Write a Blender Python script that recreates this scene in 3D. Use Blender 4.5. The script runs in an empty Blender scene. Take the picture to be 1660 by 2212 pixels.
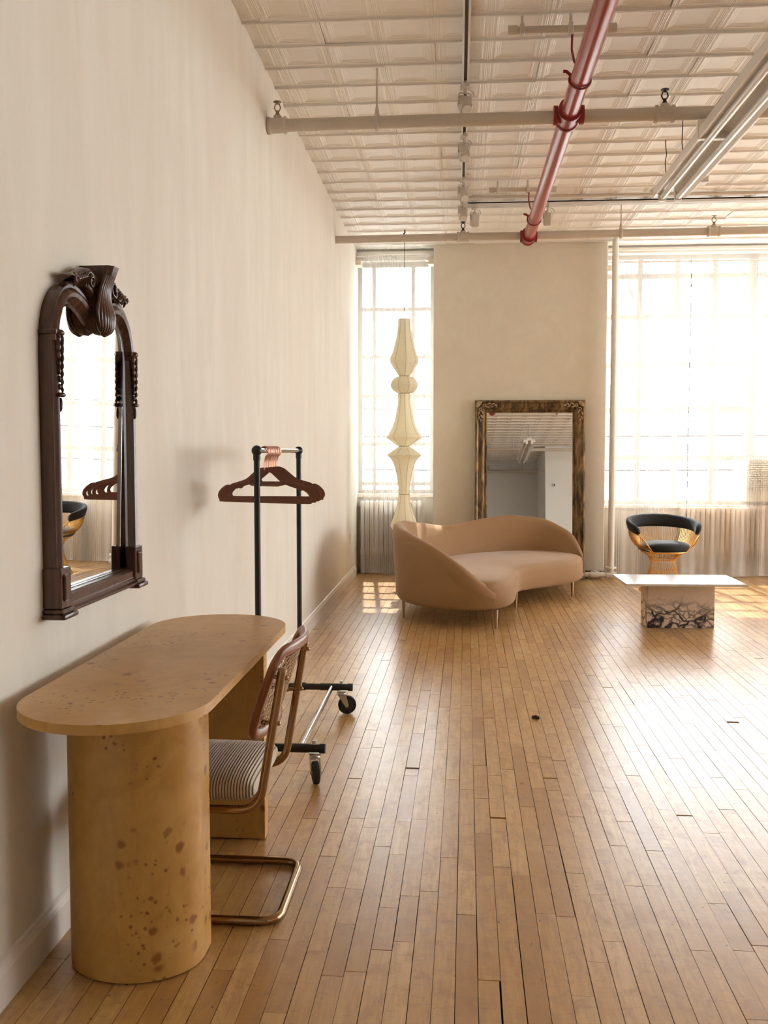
import bpy, bmesh, math, random
from mathutils import Vector, Matrix
R = random.Random(7)
PI = math.pi
S = bpy.context.scene
COL = S.collection

# ------------------------------------------------------------------ camera
FPX, CAMH = 2060.0, 1.35
PITCH = math.atan(133 / FPX)
YAW = math.atan(160 * math.cos(PITCH) / FPX)
cam = bpy.data.cameras.new('camera')
cam.sensor_fit = 'VERTICAL'
cam.sensor_height = 36.0
cam.lens = FPX / 2212 * 36.0
cam.clip_start = 0.05
cam.clip_end = 300
camo = bpy.data.objects.new('camera', cam)
camo.location = (0, 0, CAMH)
camo.rotation_euler = (PI / 2 - PITCH, 0, YAW)
COL.objects.link(camo)
S.camera = camo

# ------------------------------------------------------------------ world, sun, exposure
W = bpy.data.worlds.new('sky')
S.world = W
W.use_nodes = True
nt = W.node_tree
nt.nodes.clear()
o_ = nt.nodes.new('ShaderNodeOutputWorld')
b_ = nt.nodes.new('ShaderNodeBackground')
b_.inputs[0].default_value = (0.90, 0.955, 1.0, 1)
b_.inputs[1].default_value = 1.9
nt.links.new(b_.outputs[0], o_.inputs[0])
sun = bpy.data.lights.new('sun', 'SUN')
sun.energy = 2.2
sun.color = (1.0, 0.93, 0.82)
sun.angle = math.radians(0.6)
suno = bpy.data.objects.new('sun', sun)
suno.rotation_euler = Vector((0.10, -1.0, -1.15)).to_track_quat('-Z', 'Y').to_euler()
suno.location = (0, 20, 15)
COL.objects.link(suno)
S.view_settings.view_transform = 'Standard'
S.view_settings.look = 'None'
S.view_settings.exposure = 2.95
S.view_settings.gamma = 1.0
S.view_settings.use_curve_mapping = False
S.cycles.max_bounces = 7
S.cycles.diffuse_bounces = 4
S.cycles.glossy_bounces = 4
S.cycles.transmission_bounces = 6
S.cycles.transparent_max_bounces = 12
S.cycles.adaptive_threshold = 0.03
S.cycles.caustics_reflective = False
S.cycles.caustics_refractive = False
S.cycles.sample_clamp_indirect = 6.0
S.cycles.use_denoising = True

# ------------------------------------------------------------------ materials
class NT:
    def __init__(s, name):
        s.m = bpy.data.materials.new(name)
        s.m.use_nodes = True
        s.t = s.m.node_tree
        s.t.nodes.clear()
        s.out = s.n('OutputMaterial')
    def n(s, ty, **k):
        nd = s.t.nodes.new('ShaderNode' + ty)
        for a, v in k.items():
            if a.startswith('i_'):
                key = a[2:]
                key = int(key) if key.isdigit() else key.replace('_', ' ')
                s.put(nd.inputs[key], v)
            else:
                setattr(nd, a, v)
        return nd
    def put(s, sock, v):
        if isinstance(v, bpy.types.NodeSocket):
            s.t.links.new(v, sock)
        else:
            if isinstance(v, tuple) and len(v) == 3 and sock.type == 'RGBA':
                v = v + (1,)
            sock.default_value = v
    def math(s, op, a, b=0.0, clamp=False):
        nd = s.n('Math', operation=op, use_clamp=clamp)
        s.put(nd.inputs[0], a); s.put(nd.inputs[1], b)
        return nd.outputs[0]
    def mix(s, f, a, b, blend='MIX'):
        nd = s.n('Mix', data_type='RGBA', blend_type=blend)
        s.put(nd.inputs[0], f); s.put(nd.inputs[6], a); s.put(nd.inputs[7], b)
        return nd.outputs[2]
    def pos(s, scale=(1, 1, 1), kind='pos'):
        if kind == 'pos':
            c = s.n('NewGeometry').outputs['Position']
        else:
            c = s.n('TexCoord').outputs[kind]
        mp = s.n('Mapping', i_Vector=c, i_Scale=scale)
        return mp.outputs[0]
    def noise(s, vec, scale, detail=4, rough=0.55, dist=0.0, out=0):
        return s.n('TexNoise', i_Vector=vec, i_Scale=scale, i_Detail=detail, i_Roughness=rough, i_Distortion=dist).outputs[out]
    def ramp(s, f, pts):
        nd = s.n('ValToRGB')
        cr = nd.color_ramp
        while len(cr.elements) < len(pts):
            cr.elements.new(0.5)
        for e, (p, c) in zip(cr.elements, pts):
            e.position = p
            e.color = (c, c, c, 1) if isinstance(c, (int, float)) else tuple(c) + (1,)
        s.put(nd.inputs[0], f)
        return nd.outputs[0]
    def bump(s, h, strength=0.2, dist=0.01):
        return s.n('Bump', i_Height=h, i_Strength=strength, i_Distance=dist).outputs[0]
    def pbr(s, col, rough=0.5, metal=0.0, normal=None, **k):
        p = s.n('BsdfPrincipled')
        s.put(p.inputs['Base Color'], col)
        s.put(p.inputs['Roughness'], rough)
        s.put(p.inputs['Metallic'], metal)
        if normal is not None:
            s.put(p.inputs['Normal'], normal)
        for a, v in k.items():
            s.put(p.inputs[a.replace('_', ' ')], v)
        s.t.links.new(p.outputs[0], s.out.inputs[0])
        return s.m

M = {}
def simple(name, col, rough=0.5, metal=0.0, var=0.06, scale=6.0, bump=0.0, **k):
    t = NT(name)
    v = t.pos(kind='Object')
    f = t.noise(v, scale)
    c2 = tuple(max(0, c * (1 - 2.2 * var)) for c in col)
    c1 = tuple(min(1, c * (1 + var)) for c in col)
    c = t.mix(f, c2, c1)
    nrm = t.bump(t.noise(v, scale * 12), bump, 0.004) if bump else None
    M[name] = t.pbr(c, rough, metal, nrm, **k)

def plaster(name, a, b, c, streak=(1.5, 1.5, 0.3), amount=1.0):
    t = NT(name)
    f1 = t.noise(t.pos(streak), 2.2, 4, 0.6, 1.5)
    f2 = t.noise(t.pos((0.6, 0.6, 0.6)), 1.3, 3, 0.6, 0.4)
    f3 = t.noise(t.pos(tuple(1.5 * q for q in streak)), 3.0, 3, 0.65, 0.8)
    col = t.mix(t.ramp(f1, [(0.3, 0.0), (0.72, 1.0)]), a, b)
    col = t.mix(t.ramp(f2, [(0.42, 0.0), (0.68, 0.75 * amount)]), col, c)
    col = t.mix(t.ramp(f3, [(0.45, 0.0), (0.75, 0.4 * amount)]), col, tuple(x * 0.93 for x in a))
    M[name] = t.pbr(col, 0.85)

plaster('plaster_left', (0.74, 0.69, 0.60), (0.81, 0.775, 0.695), (0.75, 0.68, 0.60))
plaster('plaster_pier', (0.73, 0.66, 0.535), (0.79, 0.725, 0.605), (0.73, 0.63, 0.51), (1.2, 1.2, 1.0))
plaster('paint_white', (0.84, 0.80, 0.74), (0.87, 0.84, 0.79), (0.83, 0.78, 0.71), (1, 1, 1), 0.5)
plaster('paint_sill', (0.74, 0.64, 0.52), (0.78, 0.69, 0.57), (0.73, 0.62, 0.50), (1, 1, 1), 0.5)
plaster('paint_rear', (0.80, 0.78, 0.74), (0.82, 0.80, 0.76), (0.78, 0.75, 0.71), (1, 1, 1), 0.5)

t = NT('tin_paint')
f = t.noise(t.pos((1, 1, 1)), 1.1, 5)
rnd = t.n('ObjectInfo').outputs['Random']
f = t.math('ADD', t.math('MULTIPLY', f, 0.8), t.math('MULTIPLY', rnd, 0.2))
chips = t.ramp(t.noise(t.pos((1, 1, 1)), 26, 3, 0.5), [(0.745, 0.0), (0.78, 1.0)])
cc = t.mix(f, (0.85, 0.80, 0.74), (0.91, 0.88, 0.835))
M['tin_paint'] = t.pbr(t.mix(t.math('MULTIPLY', chips, 0.5), cc, (0.33, 0.22, 0.15)), 0.5)

# floor boards: colour of each board from its own random number, grain along the board
t = NT('maple_boards')
g = t.n('NewGeometry')
rr = t.math('FRACT', t.math('ADD', t.n('ObjectInfo').outputs['Random'], t.math('MULTIPLY', g.outputs['Random Per Island'], 7.31)))
off = t.n('CombineXYZ', i_0=t.math('MULTIPLY', rr, 37.0), i_1=t.math('MULTIPLY', rr, 91.0))
vv = t.n('VectorMath', operation='ADD', i_0=g.outputs['Position'], i_1=off.outputs[0]).outputs[0]
mp = t.n('Mapping', i_Vector=vv, i_Scale=(22, 1.6, 1)).outputs[0]
grain = t.noise(mp, 3.0, 4, 0.6, 0.8)
blot = t.noise(t.n('Mapping', i_Vector=vv, i_Scale=(10, 6, 1)).outputs[0], 1.6, 3, 0.68, 0.7)
wear = t.noise(t.pos(), 0.9, 3, 0.6)
c = t.ramp(rr, [(0.0, (0.44, 0.22, 0.062)), (0.15, (0.55, 0.305, 0.095)), (0.7, (0.645, 0.385, 0.13)), (1.0, (0.71, 0.45, 0.175))])
c = t.mix(t.math('MULTIPLY', t.ramp(grain, [(0.35, 0.0), (0.7, 1.0)]), 0.5), c, (0.38, 0.19, 0.075))
c = t.mix(t.math('MULTIPLY', t.ramp(blot, [(0.47, 0.0), (0.72, 1.0)]), 0.6), c, (0.36, 0.18, 0.075))
c = t.mix(t.math('MULTIPLY', t.ramp(wear, [(0.45, 0.0), (0.7, 1.0)]), 0.35), c, (0.64, 0.43, 0.23))
specks = t.ramp(t.n('TexVoronoi', i_Vector=t.pos(), i_Scale=17.0).outputs['Distance'], [(0.04, 1.0), (0.08, 0.0)])
smask = t.ramp(t.noise(t.pos(), 3.1, 2), [(0.46, 0.0), (0.54, 1.0)])
c = t.mix(t.math('MULTIPLY', t.math('MULTIPLY', specks, smask), 0.8), c, (0.07, 0.035, 0.02))
scr = t.ramp(t.noise(t.pos((6, 26, 1)), 2.2, 2, 0.7), [(0.58, 0.0), (0.7, 1.0)])
c = t.mix(t.math('MULTIPLY', scr, 0.4), c, (0.34, 0.2, 0.11))
ro = t.math('ADD', t.math('MULTIPLY', blot, 0.22), t.math('ADD', t.math('MULTIPLY', rr, 0.06), 0.2))
hh = t.math('ADD', t.math('MULTIPLY', t.noise(t.pos((1, 1, 1)), 16, 2), 0.6), t.math('MULTIPLY', t.noise(t.pos((6, 16, 1)), 1.6, 1), 0.7))
M['maple_boards'] = t.pbr(c, ro, 0, t.bump(hh, 0.35, 0.003), Coat_Weight=0.7, Coat_Roughness=0.25)
simple('under_floor', (0.035, 0.018, 0.01), 0.9)

# poplar burl
t = NT('burl_wood')
v = t.pos(kind='Object')
f = t.noise(v, 7.0, 6, 0.6, 1.6)
f2 = t.noise(v, 2.4, 3, 0.5, 0.6)
c = t.mix(t.ramp(f, [(0.3, 0.0), (0.7, 1.0)]), (0.47, 0.235, 0.052), (0.61, 0.345, 0.10))
c = t.mix(t.math('MULTIPLY', t.ramp(f2, [(0.4, 0.0), (0.65, 1.0)]), 0.4), c, (0.66, 0.41, 0.15))
dv = t.n('VectorMath', operation='ADD', i_0=v, i_1=t.n('VectorMath', operation='SCALE', i_0=t.noise(v, 9, 3, out=1), i_Scale=0.05).outputs[0]).outputs[0]
d1 = t.n('TexVoronoi', i_Vector=dv, i_Scale=15.0).outputs['Distance']
cl = t.ramp(t.noise(v, 4.2, 2, 0.5), [(0.50, 0.0), (0.57, 1.0)])
sp = t.math('MULTIPLY', t.ramp(d1, [(0.12, 1.0), (0.24, 0.0)]), cl)
d2 = t.n('TexVoronoi', i_Vector=dv, i_Scale=46.0).outputs['Distance']
cl2 = t.ramp(t.noise(v, 5.5, 2, 0.5), [(0.53, 0.0), (0.59, 1.0)])
sp2 = t.math('MULTIPLY', t.ramp(d2, [(0.16, 1.0), (0.3, 0.0)]), cl2)
c = t.mix(t.math('MULTIPLY', sp, 0.9), c, (0.26, 0.09, 0.022))
c = t.mix(t.math('MULTIPLY', sp2, 0.85), c, (0.22, 0.075, 0.02))
gr_ = t.noise(t.pos((14, 14, 3), 'Object'), 1.6, 6, 0.65, 1.2)
c = t.mix(t.math('MULTIPLY', t.ramp(gr_, [(0.45, 0.0), (0.7, 1.0)]), 0.3), c, (0.42, 0.21, 0.06))
M['burl_wood'] = t.pbr(c, 0.36)

def wood(name, a, b, rough=0.35, scale=(30, 30, 3), bump=0.1):
    t = NT(name)
    v = t.pos(scale, 'Object')
    f = t.noise(v, 1.5, 6, 0.6, 0.5)
    M[name] = t.pbr(t.mix(t.ramp(f, [(0.3, 0.0), (0.7, 1.0)]), a, b), rough, 0, t.bump(f, bump, 0.003))
wood('walnut_carved', (0.04, 0.017, 0.011), (0.115, 0.052, 0.034), 0.27)
wood('bentwood', (0.20, 0.06, 0.022), (0.33, 0.115, 0.042), 0.3)

t = NT('aged_gilt')
v = t.pos((1, 1, 1), 'Object')
f = t.noise(t.pos((9, 9, 2), 'Object'), 2.2, 6, 0.7, 0.5)
f2 = t.noise(v, 22, 5, 0.7)
c = t.mix(t.ramp(f, [(0.42, 0.0), (0.68, 1.0)]), (0.06, 0.035, 0.017), (0.40, 0.245, 0.10))
c = t.mix(t.math('MULTIPLY', t.ramp(f2, [(0.55, 0.0), (0.75, 1.0)]), 0.5), c, (0.09, 0.055, 0.03))
M['aged_gilt'] = t.pbr(c, 0.42, 0.35, t.bump(f2, 0.3, 0.003))
t = NT('gilt_carving')
f = t.noise(t.pos((1, 1, 1), 'Object'), 40, 4)
M['gilt_carving'] = t.pbr(t.mix(f, (0.24, 0.16, 0.085), (0.62, 0.46, 0.27)), 0.4, 0.4)

def mirror(name, tint):
    t = NT(name)
    f = t.noise(t.pos((1, 1, 1), 'Object'), 3)
    c = t.mix(f, tuple(x * 0.985 for x in tint), tint)
    M[name] = t.pbr(c, 0.0, 1.0)
mirror('silvered_glass', (0.93, 0.94, 0.93))
mirror('antique_glass', (0.90, 0.90, 0.87))

simple('black_metal', (0.006, 0.006, 0.006), 0.5)
simple('rubber_black', (0.016, 0.016, 0.017), 0.7)
simple('chrome', (0.75, 0.75, 0.76), 0.12, 1.0, 0.02)
simple('zinc', (0.55, 0.54, 0.52), 0.35, 1.0)
simple('brass_chrome', (0.36, 0.235, 0.135), 0.18, 1.0, 0.05)
simple('gold_wire', (0.80, 0.50, 0.17), 0.25, 1.0, 0.06)
simple('copper_hook', (0.56, 0.27, 0.18), 0.4, 0.6)
simple('velvet_brown', (0.21, 0.085, 0.055), 0.85, bump=0.1, scale=20, Sheen_Weight=0.3)
simple('velvet_black', (0.012, 0.015, 0.02), 0.8, scale=9, Sheen_Weight=0.35, Sheen_Roughness=0.35, Sheen_Tint=(0.5, 0.55, 0.62, 1))
simple('velvet_tan', (0.335, 0.188, 0.088), 0.8, var=0.05, scale=4, Sheen_Weight=0.5, Sheen_Roughness=0.3, Sheen_Tint=(1.0, 0.85, 0.72, 1))
simple('bronze_leg', (0.42, 0.29, 0.20), 0.3, 0.9)
simple('pipe_cream', (0.63, 0.55, 0.455), 0.45, var=0.05)
simple('pipe_red', (0.40, 0.055, 0.055), 0.25, var=0.08)
simple('pipe_red_dark', (0.27, 0.02, 0.025), 0.35)
simple('enamel_white', (0.86, 0.84, 0.80), 0.3, var=0.02)
simple('track_white', (0.62, 0.55, 0.47), 0.35, var=0.02)
simple('track_slot', (0.09, 0.075, 0.065), 0.6)
simple('lamp_glass', (0.9, 0.9, 0.88), 0.08)
simple('tube_glass', (0.9, 0.9, 0.9), 0.15, var=0.01)
simple('trim_white', (0.82, 0.76, 0.68), 0.45, var=0.03)
simple('radiator_paint', (0.72, 0.58, 0.43), 0.5, var=0.04)
simple('brass_sprinkler', (0.30, 0.22, 0.13), 0.4, 0.8)
simple('dark_sprinkler', (0.03, 0.028, 0.026), 0.5, 0.5)
simple('steel_frame', (0.62, 0.60, 0.56), 0.5, var=0.04)
simple('fence_wire', (0.42, 0.43, 0.45), 0.5, 0.3)
simple('bark', (0.16, 0.12, 0.10), 0.9, scale=14, bump=0.3)
simple('leaf', (0.42, 0.40, 0.12), 0.7, var=0.2, scale=3)
simple('concrete', (0.62, 0.60, 0.57), 0.9)
simple('facade', (0.66, 0.64, 0.64), 0.9)
simple('facade_glass', (0.25, 0.3, 0.36), 0.2)
simple('plastic_cream', (0.78, 0.70, 0.56), 0.5)
simple('plastic_dark', (0.2, 0.17, 0.13), 0.6)
simple('green_glaze', (0.02, 0.055, 0.04), 0.2)
simple('cord_black', (0.02, 0.02, 0.02), 0.6)
simple('cane_straw', (0.55, 0.36, 0.18), 0.5)
simple('debris_brown', (0.06, 0.035, 0.02), 0.9)

# ribbed cord upholstery
t = NT('cord_fabric')
sx = t.n('SeparateXYZ', i_0=t.pos((1, 1, 1), 'Object')).outputs[0]
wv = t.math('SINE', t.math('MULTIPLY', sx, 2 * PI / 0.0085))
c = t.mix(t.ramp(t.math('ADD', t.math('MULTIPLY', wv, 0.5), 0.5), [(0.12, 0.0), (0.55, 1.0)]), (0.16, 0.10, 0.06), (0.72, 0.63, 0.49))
c = t.mix(t.math('MULTIPLY', t.noise(t.pos((1, 1, 1), 'Object'), 160, 2), 0.35), c, (0.32, 0.23, 0.17))
M['cord_fabric'] = t.pbr(c, 0.9, Sheen_Weight=0.2)

# marbles
def marble(name, base, vein, lo, hi, scale, zmask):
    t = NT(name)
    v = t.pos((1, 1, 1), 'Object')
    w = t.n('VectorMath', operation='ADD', i_0=v, i_1=t.n('VectorMath', operation='SCALE', i_0=t.noise(v, 5, 4, out=1), i_Scale=0.22).outputs[0]).outputs[0]
    w = t.n('Mapping', i_Vector=w, i_Scale=(0.7, 1, 1.5), i_Rotation=(0, 0.35, 0)).outputs[0]
    e = t.n('TexVoronoi', i_Vector=w, i_Scale=scale, feature='DISTANCE_TO_EDGE').outputs[0]
    e2 = t.n('TexVoronoi', i_Vector=w, i_Scale=scale * 2.3, feature='DISTANCE_TO_EDGE').outputs[0]
    l = t.ramp(e, [(lo, 1.0), (hi, 0.0)])
    l2 = t.math('MULTIPLY', t.ramp(e2, [(lo, 1.0), (hi * 1.3, 0.0)]), 0.8)
    l = t.math('MAXIMUM', l, l2)
    n = t.noise(v, 4.0, 3)
    if zmask:
        z = t.n('SeparateXYZ', i_0=v).outputs[2]
        z = t.math('ADD', z, t.math('MULTIPLY', t.math('SUBTRACT', n, 0.5), 0.35))
        m = t.ramp(z, [(0.10, 1.0), (0.23, 0.05)])
    else:
        m = t.ramp(n, [(0.45, 0.0), (0.65, 0.55)])
    cl = t.noise(v, 3.0, 5, 0.6, 1.0)
    c = t.mix(t.math('MULTIPLY', t.ramp(cl, [(0.45, 0.0), (0.75, 1.0)]), 0.4), base, tuple(x * 0.86 for x in base))
    M[name] = t.pbr(t.mix(t.math('MULTIPLY', l, m), c, vein), 0.16)
marble('marble_base', (0.80, 0.68, 0.58), (0.035, 0.03, 0.045), 0.03, 0.09, 6.5, True)
marble('marble_top', (0.74, 0.71, 0.69), (0.40, 0.38, 0.39), 0.01, 0.06, 5.0, False)

# paper lantern
t = NT('washi_paper')
z = t.n('SeparateXYZ', i_0=t.pos((1, 1, 1), 'Object')).outputs[2]
rib = t.math('FRACT', t.math('MULTIPLY', z, 1 / 0.0145))
line = t.ramp(rib, [(0.0, 1.0), (0.16, 0.0)])
c = t.mix(t.math('MULTIPLY', line, 0.4), (0.93, 0.88, 0.73), (0.66, 0.54, 0.34))
dd = t.n('BsdfDiffuse', i_Color=c).outputs[0]
tr = t.n('BsdfTranslucent', i_Color=c).outputs[0]
mx = t.n('MixShader', i_0=0.42, i_1=dd, i_2=tr)
t.t.links.new(mx.outputs[0], t.out.inputs[0])
M['washi_paper'] = t.m
simple('bamboo_rib', (0.55, 0.43, 0.25), 0.7)

# sheer curtain
def sheer(name, trans, col):
    t = NT(name)
    wv = t.noise(t.pos((900, 900, 4)), 1.0, 2)
    dd = t.n('BsdfDiffuse', i_Color=col).outputs[0]
    tl = t.n('BsdfTranslucent', i_Color=col).outputs[0]
    a = t.n('MixShader', i_0=0.035, i_1=dd, i_2=tl).outputs[0]
    tp = t.n('BsdfTransparent', i_Color=(1, 1, 1)).outputs[0]
    fac = t.math('ADD', t.math('MULTIPLY', wv, 0.12), trans - 0.06)
    mx = t.n('MixShader', i_0=fac, i_1=a, i_2=tp)
    t.t.links.new(mx.outputs[0], t.out.inputs[0])
    M[name] = t.m
sheer('sheer_cotton', 0.56, (0.82, 0.80, 0.77))
sheer('sheer_cotton_thick', 0.52, (0.84, 0.82, 0.79))

# window glass: thin pane
t = NT('window_glass')
fr = t.n('Fresnel', i_IOR=1.25).outputs[0]
tp = t.n('BsdfTransparent', i_Color=(0.96, 0.98, 0.98)).outputs[0]
gl = t.n('BsdfGlossy', i_Roughness=0.02).outputs[0]
mx = t.n('MixShader', i_0=fr, i_1=tp, i_2=gl)
t.t.links.new(mx.outputs[0], t.out.inputs[0])
M['window_glass'] = t.m

# ------------------------------------------------------------------ helpers
ROOT = {}
def nb():
    return bmesh.new()
def mesh_of(name, bm, m, smooth=None):
    bmesh.ops.recalc_face_normals(bm, faces=bm.faces[:])
    me = bpy.data.meshes.new(name)
    bm.to_mesh(me); bm.free()
    me.materials.append(M[m])
    if smooth:
        for p in me.polygons:
            p.use_smooth = True
        me.set_sharp_from_angle(angle=math.radians(smooth))
    return me
def obj(name, bm, m, parent=None, smooth=None, kind=None, label=None):
    if parent is not None and parent in ROOT:
        bmesh.ops.translate(bm, verts=bm.verts[:], vec=-ROOT[parent])
    o = bpy.data.objects.new(name, mesh_of(name, bm, m, smooth))
    COL.objects.link(o)
    if parent is not None:
        o.parent = parent
        if parent in ROOT:
            ROOT[o] = ROOT[parent]
    if kind: o['kind'] = kind
    if label: o['label'] = label
    return o
def tag(o, label, cat, group=None):
    o['label'] = label; o['category'] = cat
    if group: o['group'] = group
    return o
def thing(name, label, cat, loc=(0, 0, 0), group=None, rz=0.0, local=False):
    o = bpy.data.objects.new(name, None)
    o.empty_display_size = 0.1
    COL.objects.link(o)
    o.location = loc
    o.rotation_euler = (0, 0, rz)
    if not local:
        ROOT[o] = Vector(loc)
    return tag(o, label, cat, group)
def struct(name, bm, m, parent=None, smooth=None):
    o = obj(name, bm, m, parent, smooth)
    o['kind'] = 'structure'
    return o
def dup(root, loc=None, rz=None, label=None):
    def cp(o, par):
        c = o.copy(); COL.objects.link(c); c.parent = par
        for ch in list(o.children):
            cp(ch, c)
        return c
    r = cp(root, None)
    if loc is not None: r.location = loc
    if rz is not None: r.rotation_euler.z = rz
    if label: r['label'] = label
    return r

def box(bm, lo, hi, bev=0.0, seg=1):
    lo, hi = Vector(lo), Vector(hi)
    r = bmesh.ops.create_cube(bm, size=1.0)
    vs = r['verts']
    for v in vs:
        v.co = Vector(((lo[i] + hi[i]) / 2 + v.co[i] * (hi[i] - lo[i]) for i in range(3)))
    if bev:
        es = list({e for v in vs for e in v.link_edges})
        bmesh.ops.bevel(bm, geom=es, offset=bev, segments=seg, profile=0.5, affect='EDGES')
    return bm
def ring_join(bm, rings, closed=False, caps=True):
    n = len(rings[0])
    m = len(rings)
    for i in range(m if closed else m - 1):
        a, b = rings[i], rings[(i + 1) % m]
        for j in range(n):
            k = (j + 1) % n
            try:
                bm.faces.new((a[j], a[k], b[k], b[j]))
            except ValueError:
                pass
    if caps and not closed:
        bm.faces.new(rings[0][::-1]); bm.faces.new(rings[-1])
def tube(bm, pts, r, seg=10, closed=False, caps=True, ref=None, r2=None):
    """round (or, with r2 and ref, elliptical) tube along a polyline"""
    pts = [Vector(p) for p in pts]
    n = len(pts)
    rs = r if isinstance(r, (list, tuple)) else [r] * n
    rings = []
    up = None
    for i, p in enumerate(pts):
        a = pts[i - 1] if (i > 0 or closed) else p
        b = pts[(i + 1) % n] if (i < n - 1 or closed) else p
        T = (b - a)
        if T.length < 1e-9: T = Vector((0, 0, 1))
        T.normalize()
        if ref is not None:
            V = Vector(ref)
            U = V.cross(T)
            if U.length < 1e-6: U = T.orthogonal()
            U.normalize()
        else:
            if up is None:
                up = T.orthogonal().normalized()
            up = (up - T * up.dot(T))
            if up.length < 1e-6: up = T.orthogonal()
            up.normalize()
            U = up; V = T.cross(U)
        ring = []
        for j in range(seg):
            an = 2 * PI * j / seg
            q = rs[i]
            q2 = q if r2 is None else r2 * (q / rs[0] if rs[0] else 1)
            ring.append(bm.verts.new(p + U * math.cos(an) * q + V * math.sin(an) * q2))
        rings.append(ring)
    ring_join(bm, rings, closed, caps)
    return bm
def fillet(pts, rad, n=6, closed=False):
    pts = [Vector(p) for p in pts]
    out = []
    N = len(pts)
    for i, p in enumerate(pts):
        if not closed and i in (0, N - 1):
            out.append(p); continue
        a, b = pts[i - 1], pts[(i + 1) % N]
        d1, d2 = (a - p), (b - p)
        r = min(rad, d1.length * 0.49, d2.length * 0.49)
        p1, p2 = p + d1.normalized() * r, p + d2.normalized() * r
        for k in range(n + 1):
            u = k / n
            out.append(p1 * (1 - u) ** 2 + p * 2 * u * (1 - u) + p2 * u * u)
    return out
def cyl(bm, a, b, r, seg=12, r1=None):
    return tube(bm, [a, b], [r, r if r1 is None else r1], seg)
def lathe(bm, prof, c=(0, 0, 0), seg=24, axis='Z', caps=True):
    rings = []
    c = Vector(c)
    for r, z in prof:
        ring = []
        for j in range(seg):
            an = 2 * PI * j / seg
            x, y = max(r, 1e-5) * math.cos(an), max(r, 1e-5) * math.sin(an)
            p = {'Z': (x, y, z), 'X': (z, x, y), 'Y': (x, z, y)}[axis]
            ring.append(bm.verts.new(c + Vector(p)))
        rings.append(ring)
    ring_join(bm, rings, False, caps)
    return bm
def prism(bm, poly, axis, lo, hi):
    """polygon (a,b) extruded along axis between lo and hi"""
    def P(a, b, h):
        return {'Z': (a, b, h), 'X': (h, a, b), 'Y': (a, h, b)}[axis]
    v0 = [bm.verts.new(P(a, b, lo)) for a, b in poly]
    v1 = [bm.verts.new(P(a, b, hi)) for a, b in poly]
    bm.faces.new(v0[::-1]); bm.faces.new(v1)
    n = len(poly)
    for i in range(n):
        j = (i + 1) % n
        bm.faces.new((v0[i], v0[j], v1[j], v1[i]))
    return bm
def ball(bm, c, r, seg=12, sc=(1, 1, 1)):
    res = bmesh.ops.create_uvsphere(bm, u_segments=seg, v_segments=max(6, seg * 2 // 3), radius=r)
    for v in res['verts']:
        v.co = Vector((v.co.x * sc[0], v.co.y * sc[1], v.co.z * sc[2])) + Vector(c)
    return bm
def sweep(bm, path, prof, N, closed=False):
    """mitred sweep of an open profile [(outward a, height b)] along a planar path with plane normal N"""
    path = [Vector(p) for p in path]
    N = Vector(N).normalized()
    n = len(path)
    rings = []
    for i, p in enumerate(path):
        a = path[i - 1] if (i > 0 or closed) else None
        b = path[(i + 1) % n] if (i < n - 1 or closed) else None
        t1 = (p - a).normalized() if a is not None else None
        t2 = (b - p).normalized() if b is not None else None
        if t1 is None: t1 = t2
        if t2 is None: t2 = t1
        s1, s2 = t1.cross(N), t2.cross(N)
        m = (s1 + s2)
        if m.length < 1e-6: m = s1
        m.normalize()
        m = m / max(0.3, m.dot(s1))
        rings.append([bm.verts.new(p + m * u + N * h) for u, h in prof])
    k = len(prof)
    for i in range(n if closed else n - 1):
        A, B = rings[i], rings[(i + 1) % n]
        for j in range(k - 1):
            bm.faces.new((A[j], A[j + 1], B[j + 1], B[j]))
        bm.faces.new((A[k - 1], A[0], B[0], B[k - 1]))
    if not closed:
        bm.faces.new(rings[0][::-1]); bm.faces.new(rings[-1])
    return bm
def catmull(pts, n=8, closed=False):
    pts = [Vector(p) for p in pts]
    N = len(pts)
    out = []
    for i in range(N if closed else N - 1):
        if closed:
            p0, p1, p2, p3 = pts[i - 1], pts[i], pts[(i + 1) % N], pts[(i + 2) % N]
        else:
            p0, p1, p2, p3 = pts[max(i - 1, 0)], pts[i], pts[i + 1], pts[min(i + 2, N - 1)]
        for k in range(n):
            u = k / n
            out.append(0.5 * ((2 * p1) + (p2 - p0) * u + (2 * p0 - 5 * p1 + 4 * p2 - p3) * u * u + (3 * p1 - p0 - 3 * p2 + p3) * u ** 3))
    if not closed: out.append(pts[-1])
    return out
def frame_px(x, y, z):
    """where a point falls in the 1660 x 2212 frame: only to pick which repeats show largest"""
    cy, sy, cp, sp = math.cos(YAW), math.sin(YAW), math.cos(PITCH), math.sin(PITCH)
    dx, dy, dz = x, y, z - CAMH
    f = -dx * sy * cp + dy * cy * cp - dz * sp
    r = dx * cy + dy * sy
    u = -dx * sy * sp + dy * cy * sp + dz * cp
    if f < 0.1: return None
    return 830 + FPX * r / f, 1106 - FPX * u / f, f

# ------------------------------------------------------------------ room
XL, XR, YB, YF, ZC = -1.105, 11.0, -4.1, 10.5, 3.53

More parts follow.
